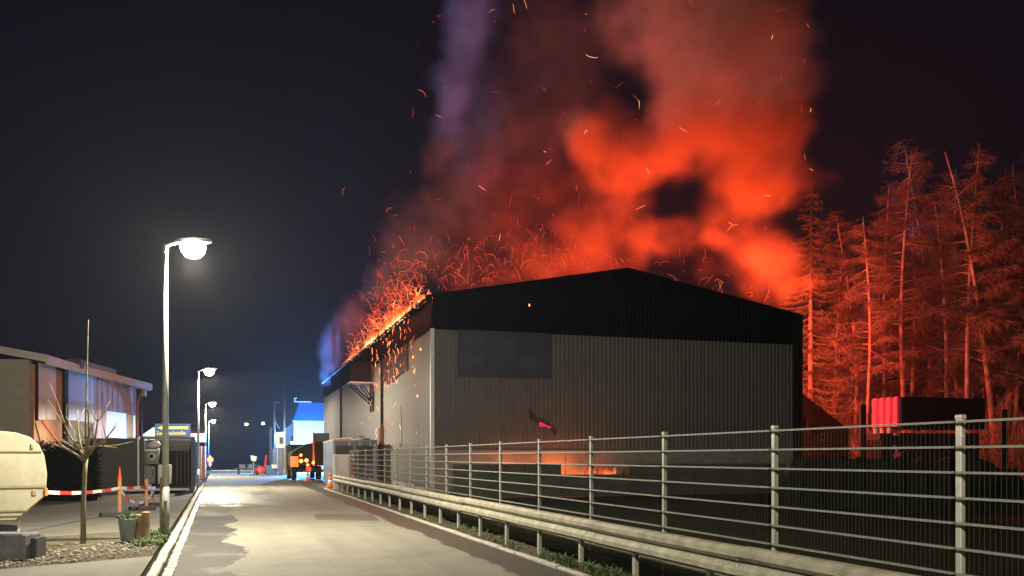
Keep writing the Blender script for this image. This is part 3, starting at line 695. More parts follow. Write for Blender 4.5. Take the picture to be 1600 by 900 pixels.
# ================================================================== FOREST
def sliver(mb, p, d, ln_, wd):
    d = d.normalized(); s = d.cross(Vector((U(-1, 1), U(-1, 1), U(-1, 1)))).normalized() * wd
    e = p + d * ln_; o = len(mb.v)
    mb.v += [tuple(p - s), tuple(p + s), tuple(e)]; mb.f.append((o, o + 1, o + 2))
def tree_proto(kind, seed):
    random.seed(seed); tr = MB(); cr_ = MB()
    if kind == 'spruce':
        H = 17; tr.tube([(0, 0, -.2), (.05, .03, H * .5), (0, 0, H)], [.24, .14, .02], 8)
        z = 1.2
        while z < H - .3:
            ln_ = (1 - z / H) ** .8 * 3.3 + .25
            for b in range(6):
                if random.random() < .12: continue
                a = U(0, 6.28); L_ = ln_ * U(.65, 1.15); dv = Vector((math.cos(a), math.sin(a), 0)); pts = []
                for i in range(5):
                    t = i / 4; pts.append(Vector((0, 0, z)) + dv * L_ * t + Vector((0, 0, -.38 * L_ * t + .28 * L_ * t * t)))
                tr.tube(pts, [.03, .024, .018, .012, .006], 3, False)
                for q in range(int(80 * L_ / 2 + 14)):
                    t = U(.12, 1); i = min(3, int(t * 4)); p = pts[i].lerp(pts[i + 1], t * 4 - i)
                    sd = Vector((-dv.y, dv.x, 0)) * random.choice((-1, 1))
                    sliver(cr_, p, dv * U(.2, .8) + sd * U(.1, .9) + Vector((0, 0, U(-1.1, -.1))), U(.12, .42), U(.010, .022))
            z += U(.28, .46)
        return tr, cr_
    H = {'pine': 23, 'birch': 20, 'leaning': 21}[kind]; lean = {'pine': .6, 'birch': 1.2, 'leaning': 3.4}[kind]
    la = U(0, 6.28) if kind != 'leaning' else 2.9
    def axis(t): return Vector((math.cos(la) * lean * t * t + .25 * math.sin(5 * t + seed), math.sin(la) * lean * t * t + .2 * math.cos(4 * t), H * t))
    tr.tube([axis(i / 12) - Vector((0, 0, .2 if i == 0 else 0)) for i in range(13)], [.20 * (1 - .84 * i / 12) + .012 for i in range(13)], 8)
    start = {'pine': .42, 'birch': .28, 'leaning': .35}[kind]
    for b in range({'pine': 58, 'birch': 62, 'leaning': 50}[kind]):
        t = start + (1 - start) * (b + U(0, 1)) / 60; t = min(t, .995)
        p0 = axis(t); a = U(0, 6.28); L_ = (1.05 - t) * U(3.4, 6.2) * (.55 + .6 * math.sin(min(1, (t - start + .12) * 3) * 1.57)) + .4
        up = U(.15, .75) if kind != 'pine' else U(-.25, .45)
        dv = Vector((math.cos(a), math.sin(a), up)).normalized(); pts = [p0]
        for i in range(4):
            dv = (dv + Vector((U(-.25, .25), U(-.25, .25), U(-.30, .12)))).normalized(); pts.append(pts[-1] + dv * L_ / 4)
        tr.tube(pts, [.045, .034, .024, .016, .007], 3, False)
        for q in range(int(60 * L_ / 2)):
            s = U(.2, 1); i = min(3, int(s * 4)); p = pts[i].lerp(pts[i + 1], s * 4 - i)
            d2 = (dv * .5 + Vector((U(-1, 1), U(-1, 1), U(-1.0, .35)))).normalized(); l2 = U(.3, .95)
            sliver(cr_, p, d2, l2, U(.006, .012))
            for r_ in range(6):
                sliver(cr_, p + d2 * l2 * U(.2, .8), d2 * .6 + Vector((U(-1, 1), U(-1, 1), U(-1.3, .2))), U(.12, .42), U(.006, .012))
    return tr, cr_
protos = {}
def mk(name, kind, seed, label, tm, cm):
    tr, cr_ = tree_proto(kind, seed); t = thing(name, label, 'tree', (0, 0, 0), 0, 'trees at the forest edge')
    tr.build('trunk', tm, t, True); cr_.build('crown', cm, t); return t
protos['spruce'] = mk('spruce_tree', 'spruce', 3, 'dark drooping spruce close to the right corner of the hall', 'trunk_dark', 'needle')
protos['pine'] = mk('pine_tree', 'pine', 5, 'tall bare-trunked tree with a thin crown at the red-lit forest edge', 'trunk', 'twig')
protos['pine2'] = mk('pine_tree', 'pine', 8, 'tall bare-trunked tree with a thin crown at the red-lit forest edge', 'trunk', 'twig')
protos['birch'] = mk('birch_tree', 'birch', 11, 'bare bushy tree with fine hanging twigs at the red-lit forest edge', 'trunk', 'twig')
protos['birch2'] = mk('birch_tree', 'birch', 15, 'bare bushy tree with fine hanging twigs at the red-lit forest edge', 'trunk', 'twig')
protos['leaning'] = mk('leaning_tree', 'leaning', 21, 'leaning bare tree at the red-lit forest edge', 'trunk', 'twig')
random.seed(99)
ph = {'spruce': 17, 'pine': 23, 'pine2': 23, 'birch': 20, 'birch2': 20, 'leaning': 21}
plan = [('spruce', 1268, 290, 58), ('birch', 1305, 400, 66), ('birch2', 1338, 330, 62), ('pine', 1356, 340, 57), ('pine2', 1380, 290, 66), ('pine', 1411, 230, 60),
        ('birch', 1428, 340, 72), ('birch2', 1452, 215, 74), ('birch', 1480, 300, 62), ('pine', 1512, 225, 58), ('pine2', 1497, 260, 67), ('leaning', 1556, 240, 58), ('birch2', 1540, 300, 64),
        ('pine', 1590, 260, 63), ('birch', 1612, 230, 58), ('pine2', 1655, 240, 62), ('spruce', 1395, 420, 78), ('spruce', 1300, 470, 74), ('birch2', 1330, 470, 80),
        ('birch', 1575, 330, 72), ('pine', 1640, 300, 70), ('birch2', 1700, 280, 64), ('spruce', 1470, 440, 80), ('birch', 1370, 400, 84), ('birch2', 1520, 380, 82)]
named = {1305: 'bushy bare tree next to the large drooping spruce', 1338: 'bushy bare tree behind the sloping lean-to', 1356: 'tall bare-trunked tree behind the dark post beside the lean-to', 1380: 'tall thin tree behind the red flutes of the hopper',
         1411: 'tallest straight trunk behind the middle of the hopper', 1452: 'tall bushy tree set back behind the dark tank of the hopper', 1512: 'tall pale-trunked tree behind the right end of the hopper', 1590: 'tall bare-trunked tree behind the dark post right of the hopper'}
seen = set(); relabel = []
for (kd, px, pt, d) in plan:
    q = P(px, pt, d); s_ = q.z / ph[kd]; rz = U(0, 6.28) if kd != 'leaning' else 0
    if kd not in seen:
        o = protos[kd]; o.location = (q.x, q.y, 0); o.rotation_euler[2] = rz; o.scale = (s_,) * 3; seen.add(kd)
    else:
        o = dup(protos[kd], (q.x, q.y, 0), rz, s_)
        if kd == 'spruce': o['label'] = 'smaller dark spruce standing among the bare trees of the forest edge'
    o.scale = (s_ * U(.9, 1.1), s_ * U(.9, 1.1), s_)
    relabel.append((o, named.get(px)))
for o, nm in relabel:
    if nm: o['label'] = nm
# shrubs under the trees
def shrub_proto(seed):
    random.seed(seed); st = MB()
    for i in range(70):
        a = U(0, 6.28); p = Vector((math.cos(a) * U(0, .5), math.sin(a) * U(0, .5), 0)); dv = Vector((math.cos(a) * U(.1, .6), math.sin(a) * U(.1, .6), 1)).normalized(); L_ = U(1.6, 3.4); pts = [p]
        for k_ in range(4):
            dv = (dv + Vector((U(-.15, .15), U(-.15, .15), U(-.12, .02)))).normalized(); pts.append(pts[-1] + dv * L_ / 4)
        st.tube(pts, [.014, .012, .010, .007, .004], 3, False)
        for q in range(24):
            s = U(.25, 1); i_ = min(3, int(s * 4)); pp = pts[i_].lerp(pts[i_ + 1], s * 4 - i_)
            sliver(st, pp, dv + Vector((U(-.8, .8), U(-.8, .8), U(-.3, .6))), U(.2, .7), U(.005, .010))
    t = thing('bare_shrub', 'bare twiggy shrub in the undergrowth below the forest trees', 'shrub', (0, 0, 0), 0, 'shrubs below the forest trees')
    st.build('stems', 'shrub', t); return t
sh = [shrub_proto(31), shrub_proto(37)]
random.seed(123)
shp = [(px + U(-8, 8), d + U(-2, 2)) for px, d in ([(1255 + 17 * i, 55 + 4 * (i % 3)) for i in range(23)] + [(1262 + 30 * i, 66) for i in range(12)])]
for i, (px, d) in enumerate(shp):
    if px < 1350: d += 7
    q = P(px, 700, d); s_ = U(1.0, 1.75)
    if px < 1330: s_ *= 1.25
    if i < 2: o = sh[i]; o.location = (q.x, q.y, 0); o.scale = (s_,) * 3
    else: dup(sh[i % 2], (q.x, q.y, 0), U(0, 6.28), s_)

# ================================================================== LEFT SIDE
# --- caravan
cp = P(72, 714, 19.0)
cv = thing('caravan', 'old cream touring caravan parked by the planting bed', 'caravan', (cp.x, cp.y, 0), R(193))
# local x runs away from the rear end (to the left in the picture); y toward the camera is negative side -> mirrored by rz
prof_c = [(.55, .27), (.06, .72), (0, .80), (-.02, 1.25), (.03, 1.62), (.13, 1.86), (.30, 2.02), (.55, 2.11), (.95, 2.15), (3.9, 2.15), (4.2, 1.9), (4.35, 1.2), (4.3, .7), (3.9, .27)]
body = MB(); wdt = 1.95; kpf = len(prof_c)
levels = [(0, .05), (.05, 0), (wdt - .05, 0), (wdt, .05)]
cxm, czm = 2.2, 1.2
for yy, ins in levels:
    for x, z in prof_c:
        body.v.append((x + (cxm - x) * ins * .25, -yy, z + (czm - z) * ins * .5))
for a in range(3):
    for i in range(kpf): body.f.append((a * kpf + i, a * kpf + (i + 1) % kpf, (a + 1) * kpf + (i + 1) % kpf, (a + 1) * kpf + i))
body.f += [tuple(range(kpf - 1, -1, -1)), tuple(3 * kpf + i for i in range(kpf))]
body.build('shell', 'cara', cv)
NS = .004  # near side is local y=0 .. camera side checked below
for zz, th in ((1.72, .035), (.98, .05), (.48, .03), (.38, .02)):
    x0 = {1.72: .07, .98: 0.0, .48: .34, .38: .46}[zz]
    MB().box(((x0 + 4.2) / 2, .006, zz), (4.2 - x0, .03, th)).build('trim_strip', 'cara_trim', cv)
MB().box((1.55, .006, 1.36), (1.1, .03, .52), 0, .01).build('window_frame', 'cara_trim', cv)
MB().box((1.55, .015, 1.36), (1.0, .03, .42)).build('window', 'glass', cv)
MB().box((.0, .01, .86), (.06, .06, .16), 0, .01).build('rear_reflector', 'amber', cv)
MB().lathe([(.035, 0), (.035, .02)], 10).build('side_reflector', 'amber', cv, loc=(.98, .03, .76)).rotation_euler = (R(-90), 0, 0)
MB().box((.26, .012, 1.83), (.06, .03, .10), 0, .01).build('marker_lamp', 'cara_trim', cv)
MB().box((.22, .012, .86), (.07, .02, .12), 0, .01).build('vent', 'cara_trim', cv)
whl = MB().lathe([(.2, -.09), (.31, -.08), (.33, 0), (.31, .08), (.2, .09)], 18).build('wheel', 'tyre', cv, True, (2.3, -.12, .33)); whl.rotation_euler = (R(90), 0, 0)
MB().bar((.5, -.3, .30), (.5, -.3, 0.0), .06).build('corner_steady', 'galv', cv)
MB().bar((3.8, -.3, .30), (3.8, -.3, 0.0), .06).build('corner_steady', 'galv', cv)
MB().bar((4.2, -.97, .40), (5.3, -.97, .42), .08).build('drawbar', 'black', cv)

# --- concrete block, planting bed things
bq = G(0, 868); bb = thing('concrete_block', 'weathered grey concrete block lying at the edge of the driveway', 'concrete block', (-3.62, 16.0, 0), -YAW)
MB().box((0, 0, .20), (1.30, .50, .40), 0, .03).build('slab', mat('stained_concrete', (.25, .25, .26), .9, 0, 0, 3.5, .5, dirt=(.07, .075, .085)), bb)
MB().box((.70, .06, .17), (.09, .40, .33), .1, .02).build('end_slab', 'concrete_dark', bb)
# young tree
tq = G(130, 848); st_ = thing('young_tree', 'slender young bare tree with a few rising branches in the planting bed', 'tree', (tq.x, tq.y, 0))
tm = MB(); random.seed(4)
def pl(px, py): q = P(px, py, 16.7); return Vector((q.x - tq.x, q.y - tq.y, q.z))
tk = [(0, 0, -.1), pl(130, 790), pl(132, 740), pl(134, 716)]
tk = [Vector(p) for p in tk]
MB().tube(tk, [.052, .045, .042, .042], 9).build('trunk', 'bark_sap', st_, True)
brs = [[(134, 718), (136, 690), (137, 655), (140, 600), (143, 545), (146, 502)], [(133, 718), (124, 700), (112, 680), (108, 665), (98, 630), (88, 600)], [(134, 716), (148, 690), (152, 660), (156, 640)],
       [(133, 722), (118, 710), (98, 700), (78, 695)], [(135, 715), (150, 700), (172, 685), (188, 668), (192, 660)], [(132, 717), (122, 690), (116, 660), (114, 640)], [(134, 719), (128, 705), (106, 692), (102, 688)], [(135, 718), (140, 698), (160, 697), (182, 700)], [(135, 716), (143, 680), (146, 650), (147, 640)]]
for b in brs:
    dz = U(-.5, .5); pts = []
    for i, p in enumerate(b):
        v = pl(*p); v += Vector((SY, CY, 0)) * dz * i / len(b) * .9; pts.append(v)
    r0 = .028; m = len(pts)
    br = MB().tube(pts, [r0 * (1 - .8 * i / (m - 1)) for i in range(m)], 6)
    for q in range(3):
        i = random.randint(1, m - 2); v = pts[i]; dv = (pts[i + 1] - pts[i]).normalized() + Vector((U(-.8, .8), U(-.8, .8), U(0, .6)))
        br.tube([v, v + dv * .14, v + dv * .3 + Vector((0, 0, .05))], [.010, .008, .004], 4)
    br.build('branch', 'bark_sap', st_, True)
# bucket with a plant, logs
kq = G(199, 846)
bu = thing('zinc_bucket', 'grey zinc bucket planted with green leaves in the planting bed', 'bucket', (kq.x, kq.y, 0))
MB().lathe([(.10, 0), (.115, .02), (.165, .42), (.175, .44), (.165, .44), (.155, .40)], 18).build('pail', mat('zinc', (.24, .28, .31), .5, .3, .25, 5, .1), bu, True)
MB().lathe([(.15, .39), (.02, .41)], 12).build('soil', 'soil', bu)
lf = MB(); random.seed(6)
def leaf(mb, p, dv, ln_, wd):
    dv = dv.normalized(); s = dv.cross(Vector((U(-.3, .3), U(-.3, .3), 1))).normalized() * wd; o = len(mb.v); n_ = s.cross(dv).normalized() * ln_ * .12
    mb.v += [tuple(p), tuple(p + dv * ln_ * .5 + s + n_), tuple(p + dv * ln_ - n_), tuple(p + dv * ln_ * .5 - s + n_)]; mb.f.append((o, o + 1, o + 2, o + 3))
for i in range(60):
    a = U(0, 6.28); leaf(lf, Vector((math.cos(a) * U(0, .12), math.sin(a) * U(0, .12), .40)), Vector((math.cos(a), math.sin(a), U(.2, 1.4))), U(.07, .2), U(.015, .035))
lf.build('plant', 'leaf', bu)['kind'] = 'stuff'
for i, (px, hgt, lb) in enumerate(((217, .47, 'brown upright log beside the zinc bucket'), (228, .52, 'brown upright log standing second from the zinc bucket'))):
    q = G(px, 841); t = thing('upright_log', lb, 'log', (q.x, q.y, 0))
    MB().lathe([(.085, -.02), (.078, .2), (.08, hgt - .01), (.07, hgt)], 9).build('log', 'wood', t)
    MB().lathe([(.062, hgt), (.02, hgt + .004)], 9).build('cut_face', 'wood_or', t)
q = G(254, 838); t = thing('wooden_post', 'square weathered wooden post right beside the street lamp', 'post', (q.x, q.y, 0)); MB().box((0, 0, .56), (.10, .10, 1.24), .2, .012).build('shaft', 'wood', t); MB().lathe([(.05, 1.18), (.03, 1.2)], 8).build('cap', 'wood_or', t)
# stakes and tape
stk = []
for i, (px, pb, pt_, lb) in enumerate(((187, 806, 748, 'orange wooden stake holding the barrier tape, nearest the caravan'), (229, 796, 750, 'orange wooden stake in the middle of the barrier tape'), (243, 790, 757, 'short leaning stake at the end of the barrier tape by the container'))):
    q = G(px, pb); h = (pb - pt_) / F * (q - Vector((0, 0, EYE))).dot(Vector((SY, CY, 0)))
    t = thing('barrier_stake', lb, 'stake', (q.x, q.y, 0)); o = MB().box((0, 0, h / 2), (.09, .05, h + .05), 0, .006).build('stake', 'wood_or', t)
    MB().box((-.12, 0, .05), (.75, .28, .10), .3, .02).build('foot_block', 'concrete_dark', t)
    if i == 2: o.rotation_euler = (0, R(-14), 0)
    if i == 0: MB().lathe([(.06, h - .02), (.05, h + .02), (.012, h + .32)], 10).build('tip', 'red', t)
    stk.append(Vector((q.x, q.y, h)))
capt = Vector((cp.x + .02, cp.y, .85))
tp = thing('barrier_tape', 'red and white barrier tape strung from the caravan past the stakes', 'barrier tape', (0, 0, 0))
def tape(a, b, sag, nseg):
    for i in range(nseg):
        def pt(t): v = a.lerp(b, t); v.z -= sag * 4 * t * (1 - t); return v
        p, q_ = pt(i / nseg), pt((i + 1) / nseg); s = Vector((0, 0, .04)); th = Vector((0.002, .004, 0))
        MB().add([p - s, q_ - s, q_ + s, p + s, p - s + th, q_ - s + th, q_ + s + th, p + s + th], [(3, 2, 1, 0), (4, 5, 6, 7), (0, 1, 5, 4), (2, 3, 7, 6)]).build('tape_band', 'tape_r' if i % 2 else 'tape_w', tp)
tape(capt, stk[0] - Vector((0, .05, .25)), .06, 7); tape(stk[0] - Vector((0, .05, .25)), stk[1] - Vector((0, .05, .2)), .02, 4); tape(stk[0] - Vector((0, .04, .28)), stk[2] - Vector((0, .05, .15)), .42, 8); tape(stk[1] - Vector((0, .05, .2)), stk[2] - Vector((0, .05, .1)), .03, 3)

# --- gravel, weeds
random.seed(17); gv = MB()
for i in range(2600):
    y_ = U(14.4, 18.8); x = U(-4.6, -1.30)
    if y_ < 14.35 + max(0, x + 3.4) * .65 or random.random() < (y_ - 14.8) / 3.6: continue
    s = U(.012, .036) * (1.35 if random.random() < .12 else 1); o = len(gv.v); a0 = U(0, 6.28); el = U(.6, 1.0)
    tl = U(-.35, .35)
    for zz, rr in ((-.4, .7), (.1, 1.0), (.48, .6)):
        for q in range(6):
            an = a0 + q * 1.047; px_, py_ = math.cos(an) * rr * U(.85, 1.12), math.sin(an) * rr * el * U(.85, 1.12)
            gv.v.append((x + s * (px_ * math.cos(a0) - py_ * math.sin(a0)), y_ + s * (px_ * math.sin(a0) + py_ * math.cos(a0)), s * (.3 + zz * .8 + tl * px_)))
    for r_ in range(2): gv.f += [(o + r_ * 6 + q, o + r_ * 6 + (q + 1) % 6, o + r_ * 6 + 6 + (q + 1) % 6, o + r_ * 6 + 6 + q) for q in range(6)]
    gv.f.append(tuple(o + 12 + q for q in range(6)))
tag(gv.build('gravel', 'stone'), 'pale gravel and pebbles in the planting bed', 'gravel', kind='stuff')
gs = MB()
def tuft(mb, x, y_, n_, h, sp):
    for i in range(n_):
        a = U(0, 6.28); leaf(mb, Vector((x + U(-sp, sp), y_ + U(-sp, sp), -.01)), Vector((math.cos(a) * .6, math.sin(a) * .6, U(.5, 1.5))), h * U(.5, 1.2), h * U(.05, .11))
for i in range(70): tuft(gs, U(-1.75, -1.12), U(17.2, 20.3), 12, .13, .09)
tag(gs.build('grass', 'leaf'), 'short green grass around the foot of the street lamp', 'grass', kind='stuff')
gs = MB()
for i in range(230):
    y_ = 6.5 + 34 * random.random() ** 1.6; tuft(gs, U(4.56, 5.3), y_, int(U(4, 12)), U(.06, .16), .10)
for i in range(26): tuft(gs, U(4.58, 4.85), U(9.6, 13.5), 22, U(.12, .2), .10)
tag(gs.build('weeds', 'leaf'), 'leafy green weeds growing under the crash barrier', 'weeds', kind='stuff')

# --- container with scrap, its door open
cq = P(262, 714, 40.0); cx_, cy_ = cq.x, cq.y
ct = thing('scrap_container', 'open dark and blue roll-off container filled with discarded appliances', 'container', (cx_, cy_, 0), R(2))
wc, lc, hc = 2.15, 5.5, 2.45
MB().box((0, lc / 2, .2), (wc, lc, .14)).build('floor', 'cont_dark', ct)
MB().box((-wc / 2, lc / 2, hc / 2 + .1), (.07, lc, hc - .2)).build('side_wall', 'black', ct)  # black wall colour stands for the shade inside
MB().box((.1, 1.6, 1.05), (wc - .4, 1.2, 1.75), 0, .05).build('interior_shade_fill', 'black', ct)  # dark block added as painted shade to fill the open interior
MB().box((wc / 2, lc / 2, hc / 2 + .1), (.07, lc, hc - .2)).build('side_wall', 'cont_blue', ct)
MB().box((0, lc - .03, hc / 2 + .1), (wc - .1, .07, hc - .2)).build('rear_wall', 'black', ct)  # interior shade put into the rear wall's black
for s, m_ in ((-1, 'cont_dark'), (1, 'cont_blue')):
    MB().box((s * (wc / 2 - .02), -.03, hc / 2 + .05), (.16, .14, hc - .1), 0, .015).build('corner_post', m_, ct)
    MB().box((s * wc / 2, lc / 2, hc), (.14, lc + .1, .14), 0, .015).build('top_rail', m_, ct)
for i in range(8): MB().box((wc / 2 + .06, .5 + i * .65, hc / 2 + .1), (.09, .12, hc - .35), 0, .012).build('rib', 'cont_blue', ct)
MB().box((0, -.02, hc), (wc, .12, .13), 0, .015).build('top_rail', 'carton', ct)
for i in range(4): MB().box((wc / 2 - .2 - i * .16, -.0, 1.1), (.05, .06, 1.7)).build('bar', 'cont_dark', ct)
dr = MB().box((-wc / 2 - 1.12, -.18, hc / 2 + .08), (2.1, .08, hc - .25), R(6), .01).build('door', 'cont_dark', ct)
for zz in (.8, 1.9): MB().box((-wc / 2 - 1.12, -.24, zz), (2.0, .05, .1), R(6)).build('door_brace', 'cont_dark', dr)
MB().box((-wc / 2 - .12, -.26, 1.35), (.07, .06, 2.2)).build('locking_bar', 'galv', dr)
MB().box((-1.2, -.2, .16), (4.2, .18, .10)).build('sill', 'galv', ct)
def scrap(name, label, cat, px, py, wpx, hpx, m_, d=40.4, dep=.5, door=None):
    q = P(px, py, d); t = thing(name, label, cat, (q.x, q.y, q.z), R(U(-8, 8)), None); s = d / F; a, h = wpx * s, hpx * s
    MB().box((0, dep / 2, h / 2), (a, dep, h), 0, .02).build('casing', m_, t)
    if door == 'round':
        MB().lathe([(a * .32, 0), (a * .3, .04), (a * .24, .05)], 16, (0, 0, 0)).build('porthole', 'galv', t, loc=(0, -.0, h * .5)).rotation_euler = (R(90), 0, 0)
        MB().lathe([(a * .22, .04), (a * .1, .06)], 14).build('door_glass', 'glass', t, loc=(0, 0, h * .5)).rotation_euler = (R(90), 0, 0)
        MB().box((0, -.012, h * .9), (a * .9, .02, h * .12)).build('control_panel', 'white', t)
    elif door == 'flap':
        MB().box((0, -.012, h * .5), (a * .86, .025, h * .84), 0, .01).build('door_panel', m_, t)
        MB().box((a * .32, -.03, h * .6), (.03, .03, h * .3)).build('handle', 'black', t)
    else:
        MB().box((0, -.012, h * .8), (a * .95, .02, .03)).build('seam', 'black', t)
        MB().box((0, -.012, h * .4), (a * .6, .02, h * .25)).build('label_patch', 'tape_w', t) if m_ == 'carton' else None
    return t
scrap('washing_machine', 'grey washing machine with a round door on top of the pile in the container', 'washing machine', 237, 725, 19, 24, 'appl', door='round')
scrap('discarded_oven', 'grey oven left of the washing machine in the scrap container', 'oven', 217, 726, 18, 23, 'appl', door='flap')
scrap('cardboard_box', 'brown cardboard box on the floor of the scrap container, below the oven', 'box', 210, 755, 14, 24, 'carton')
scrap('discarded_cabinet', 'dull grey cabinet under the washing machine in the scrap container', 'cabinet', 232, 755, 19, 27, 'appl', door='flap')
scrap('small_fridge', 'small white fridge standing behind the street lamp pole in the container', 'fridge', 256, 756, 18, 30, 'white', 39.6, door='flap')
q = P(240, 700, 40.6); t = thing('white_sack', 'pale crumpled sack lying on the washing machine', 'sack', q)
mb = MB(); mb.lathe([(.05, 0), (.24, .03), (.27, .14), (.2, .26), (.05, .30)], 14); 
mb.v = [(x * (1 + .15 * math.sin(7 * y_ + 5 * z)), y_ * .8, z * (1 + .2 * math.sin(9 * x))) for x, y_, z in mb.v]; mb.build('bag', 'cloth', t, True); MB().tube([(.1, 0, .26), (.2, -.05, .34)], [.06, .02], 6).build('neck', 'cloth', t, True)
# dark hedge between caravan and container
random.seed(5); hb = MB(); hd = thing('dark_hedge', 'dark unlit hedge between the caravan and the scrap container', 'hedge', (P(110, 714, 33).x, P(110, 714, 33).y, 0), -YAW)
for i in range(15000): leaf(hb, Vector((U(-2.6, .95), U(-.5, .5), U(.0, 2.05 + .12 * math.sin(i)))), Vector((U(-1, 1), U(-1, 1), U(-.5, 1))), U(.06, .13), U(.025, .05))
hb.build('foliage', mat('dark_hedge_leaf', (.008, .012, .007), .9, 0, .3, 3, 0, spec=.05), hd); hs = MB()
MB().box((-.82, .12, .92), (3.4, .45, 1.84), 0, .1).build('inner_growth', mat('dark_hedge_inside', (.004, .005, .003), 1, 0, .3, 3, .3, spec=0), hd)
for i in range(6): MB().tube([(-2.4 + i * .6, 0, 0), (-2.4 + i * .6, .05, 1.9)], [.04, .02], 5).build('stem', 'trunk_dark', hd)

# --- left building
lb = thing('workshop_building', 'low workshop with pale shutters and a pitched roof, lit violet and orange', 'building', (0, 0, 0))
A0 = P(53, 714, 40.0); A0.z = 0; B0 = P(213, 714, 54.0); B0.z = 0
fd = (B0 - A0).normalized(); FL = (B0 - A0).length; nr = Vector((fd.y, -fd.x, 0))       # normal toward the road
lb.location = A0; lb.rotation_euler[2] = math.atan2(fd.y, fd.x)
# local x along the facade (away), local -y toward the road
HT = 5.75
def lx(px):      # local x of pixel column on the facade
    a = (px - 800) / F; rx, ry = SY + a * CY, CY - a * SY
    det = rx * (-fd.y) + ry * fd.x; d = (A0.x * (-fd.y) + A0.y * fd.x) / det; q = Vector((rx * d, ry * d, 0)); return (q - A0).dot(fd), d
def lz(px, py): return EYE + (HY - py) / F * lx(px)[1]
MB().box((FL / 2, .15, HT / 2), (FL, .3, HT)).build('road_wall', 'render_or', lb)
MB().box((.14, 4.1, HT / 2 + .1), (.3, 7.8, HT + .2)).build('near_wall', 'render_wall', lb)
MB().box((FL - .14, 4.1, HT / 2), (.3, 7.8, HT)).build('far_wall', 'render_wall', lb)
MB().prism([(-.6, -.75, HT + .05), (FL + .3, -.75, HT - .15), (FL + .3, 8.5, HT + 1.5), (-.6, 8.5, HT + 1.7)], (0, 0, .32)).build('roof', 'eave', lb)
MB().box((FL / 2 - .15, -.80, HT + .10), (FL + .9, .10, .36)).build('roof_fascia', 'eave', lb)
def on_wall(name, px0, px1, py0, py1, m_, out=.06, parent=None):
    a, _ = lx(px0); b, _ = lx(px1); z1 = lz(px0, py0); z0 = lz(px0, py1)
    return MB().box(((a + b) / 2, -out / 2 - .002, (z0 + z1) / 2), (abs(b - a), out, z1 - z0), 0, .006).build(name, m_, parent or lb)
for a, b in ((56, 70), (71, 86)): on_wall('window_sheet', a, b, 566, 655, 'curtain', .05)
wf = on_wall('window_frame', 55, 57, 562, 657, 'black', .09)
on_wall('recess_post', 97, 103, 558, 700, 'black', .12)
# shutter slats
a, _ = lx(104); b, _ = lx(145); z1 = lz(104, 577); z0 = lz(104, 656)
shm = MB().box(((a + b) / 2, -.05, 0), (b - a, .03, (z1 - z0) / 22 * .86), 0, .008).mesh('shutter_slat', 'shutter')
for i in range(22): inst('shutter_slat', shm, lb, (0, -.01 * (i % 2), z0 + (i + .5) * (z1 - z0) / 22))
on_wall('shutter_panel', 104, 145, 657, 700, 'house_dark', .04)
an = MB(); a0, _ = lx(98); b0, _ = lx(160); zc = lz(104, 572)
MB().box(((a0 + b0) / 2, -.42, zc + .1), (b0 - a0, .62, .42), 0, .03).build('awning_box', 'cont_grey', lb)
MB().box((a0 + .05, -.55, zc + .08), (.4, .7, .46), 0, .03).build('awning_motor', 'house_dark', lb)
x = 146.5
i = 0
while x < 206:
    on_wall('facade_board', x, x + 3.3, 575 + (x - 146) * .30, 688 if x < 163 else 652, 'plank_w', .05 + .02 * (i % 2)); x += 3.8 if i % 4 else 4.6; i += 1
on_wall('white_panel', 164, 198, 642, 683, 'white', .10); on_wall('white_panel', 199, 209, 648, 683, 'white', .08)
MB().tube([(FL - .9, -.70, HT - .05), (FL - .5, -.35, HT - .5), (FL - .35, -.2, HT - .9), (FL - .35, -.2, .2)], .07, 8).build('downpipe', mat('copper_pipe', (.35, .10, .05), .5, .3, .2, 3, .05), lb, True)
MB().tube([(FL + .1, -.3, 0), (FL + .1, -.3, HT + .1)], .06, 8).build('corner_pipe', 'cont_blue', lb, True)
MB().box((FL + .12, -.4, HT - .3), (.2, .25, .35), 0, .02).build('wall_lamp', 'galv', lb)
# window in the near wall
MB().box((-.03, 1.95, 2.05 + .45), (.10, 1.0, 1.05), 0, .01).build('window_surround', 'white', lb)
MB().box((-.07, 2.0, 2.05 + .45), (.06, .82, .9)).build('window', 'glass', lb)
MB().bar((lx(54)[0] + .2, -.25, 3.2), (lx(84)[0], -1.0, 1.2), .08).build('handrail', 'red', lb)

# --- blue direction sign
sq = P(270, 714, 50.0); sgn = thing('direction_sign', 'blue direction sign with a yellow arrow and lettering behind the scrap container', 'sign', (sq.x, sq.y, 0), -YAW * .9)
s_ = 50 / F; zt = EYE + (HY - 662) * s_; wS = 55 * s_; hS = 40 * s_
MB().box((0, 0, zt - hS / 2), (wS, .05, hS), 0, .01).build('board', 'sign_blue', sgn)
for x in (-.8, .8): MB().tube([(x, .06, 0), (x, .06, zt - .1)], .04, 8).build('post', 'galv', sgn, True)
za = zt - 6.5 * s_
MB().prism([(-.86, -.03, za), (-.47, -.03, za + .13), (-.47, -.03, za - .13)], (0, -.01, 0)).build('arrow_head', 'sign_yel', sgn)
MB().box((.2, -.035, za), (1.32, .012, .14)).build('arrow_shaft', 'sign_yel', sgn)
tc_ = bpy.data.curves.new('lettering', 'FONT'); tc_.body = 'Sammelstelle'; tc_.size = .31; tc_.extrude = .004; tc_.align_x = 'CENTER'; tc_.materials.append(M['sign_yel'])
tmp_ = bpy.data.objects.new('lettering_curve', tc_); col.objects.link(tmp_); bpy.context.view_layer.update()
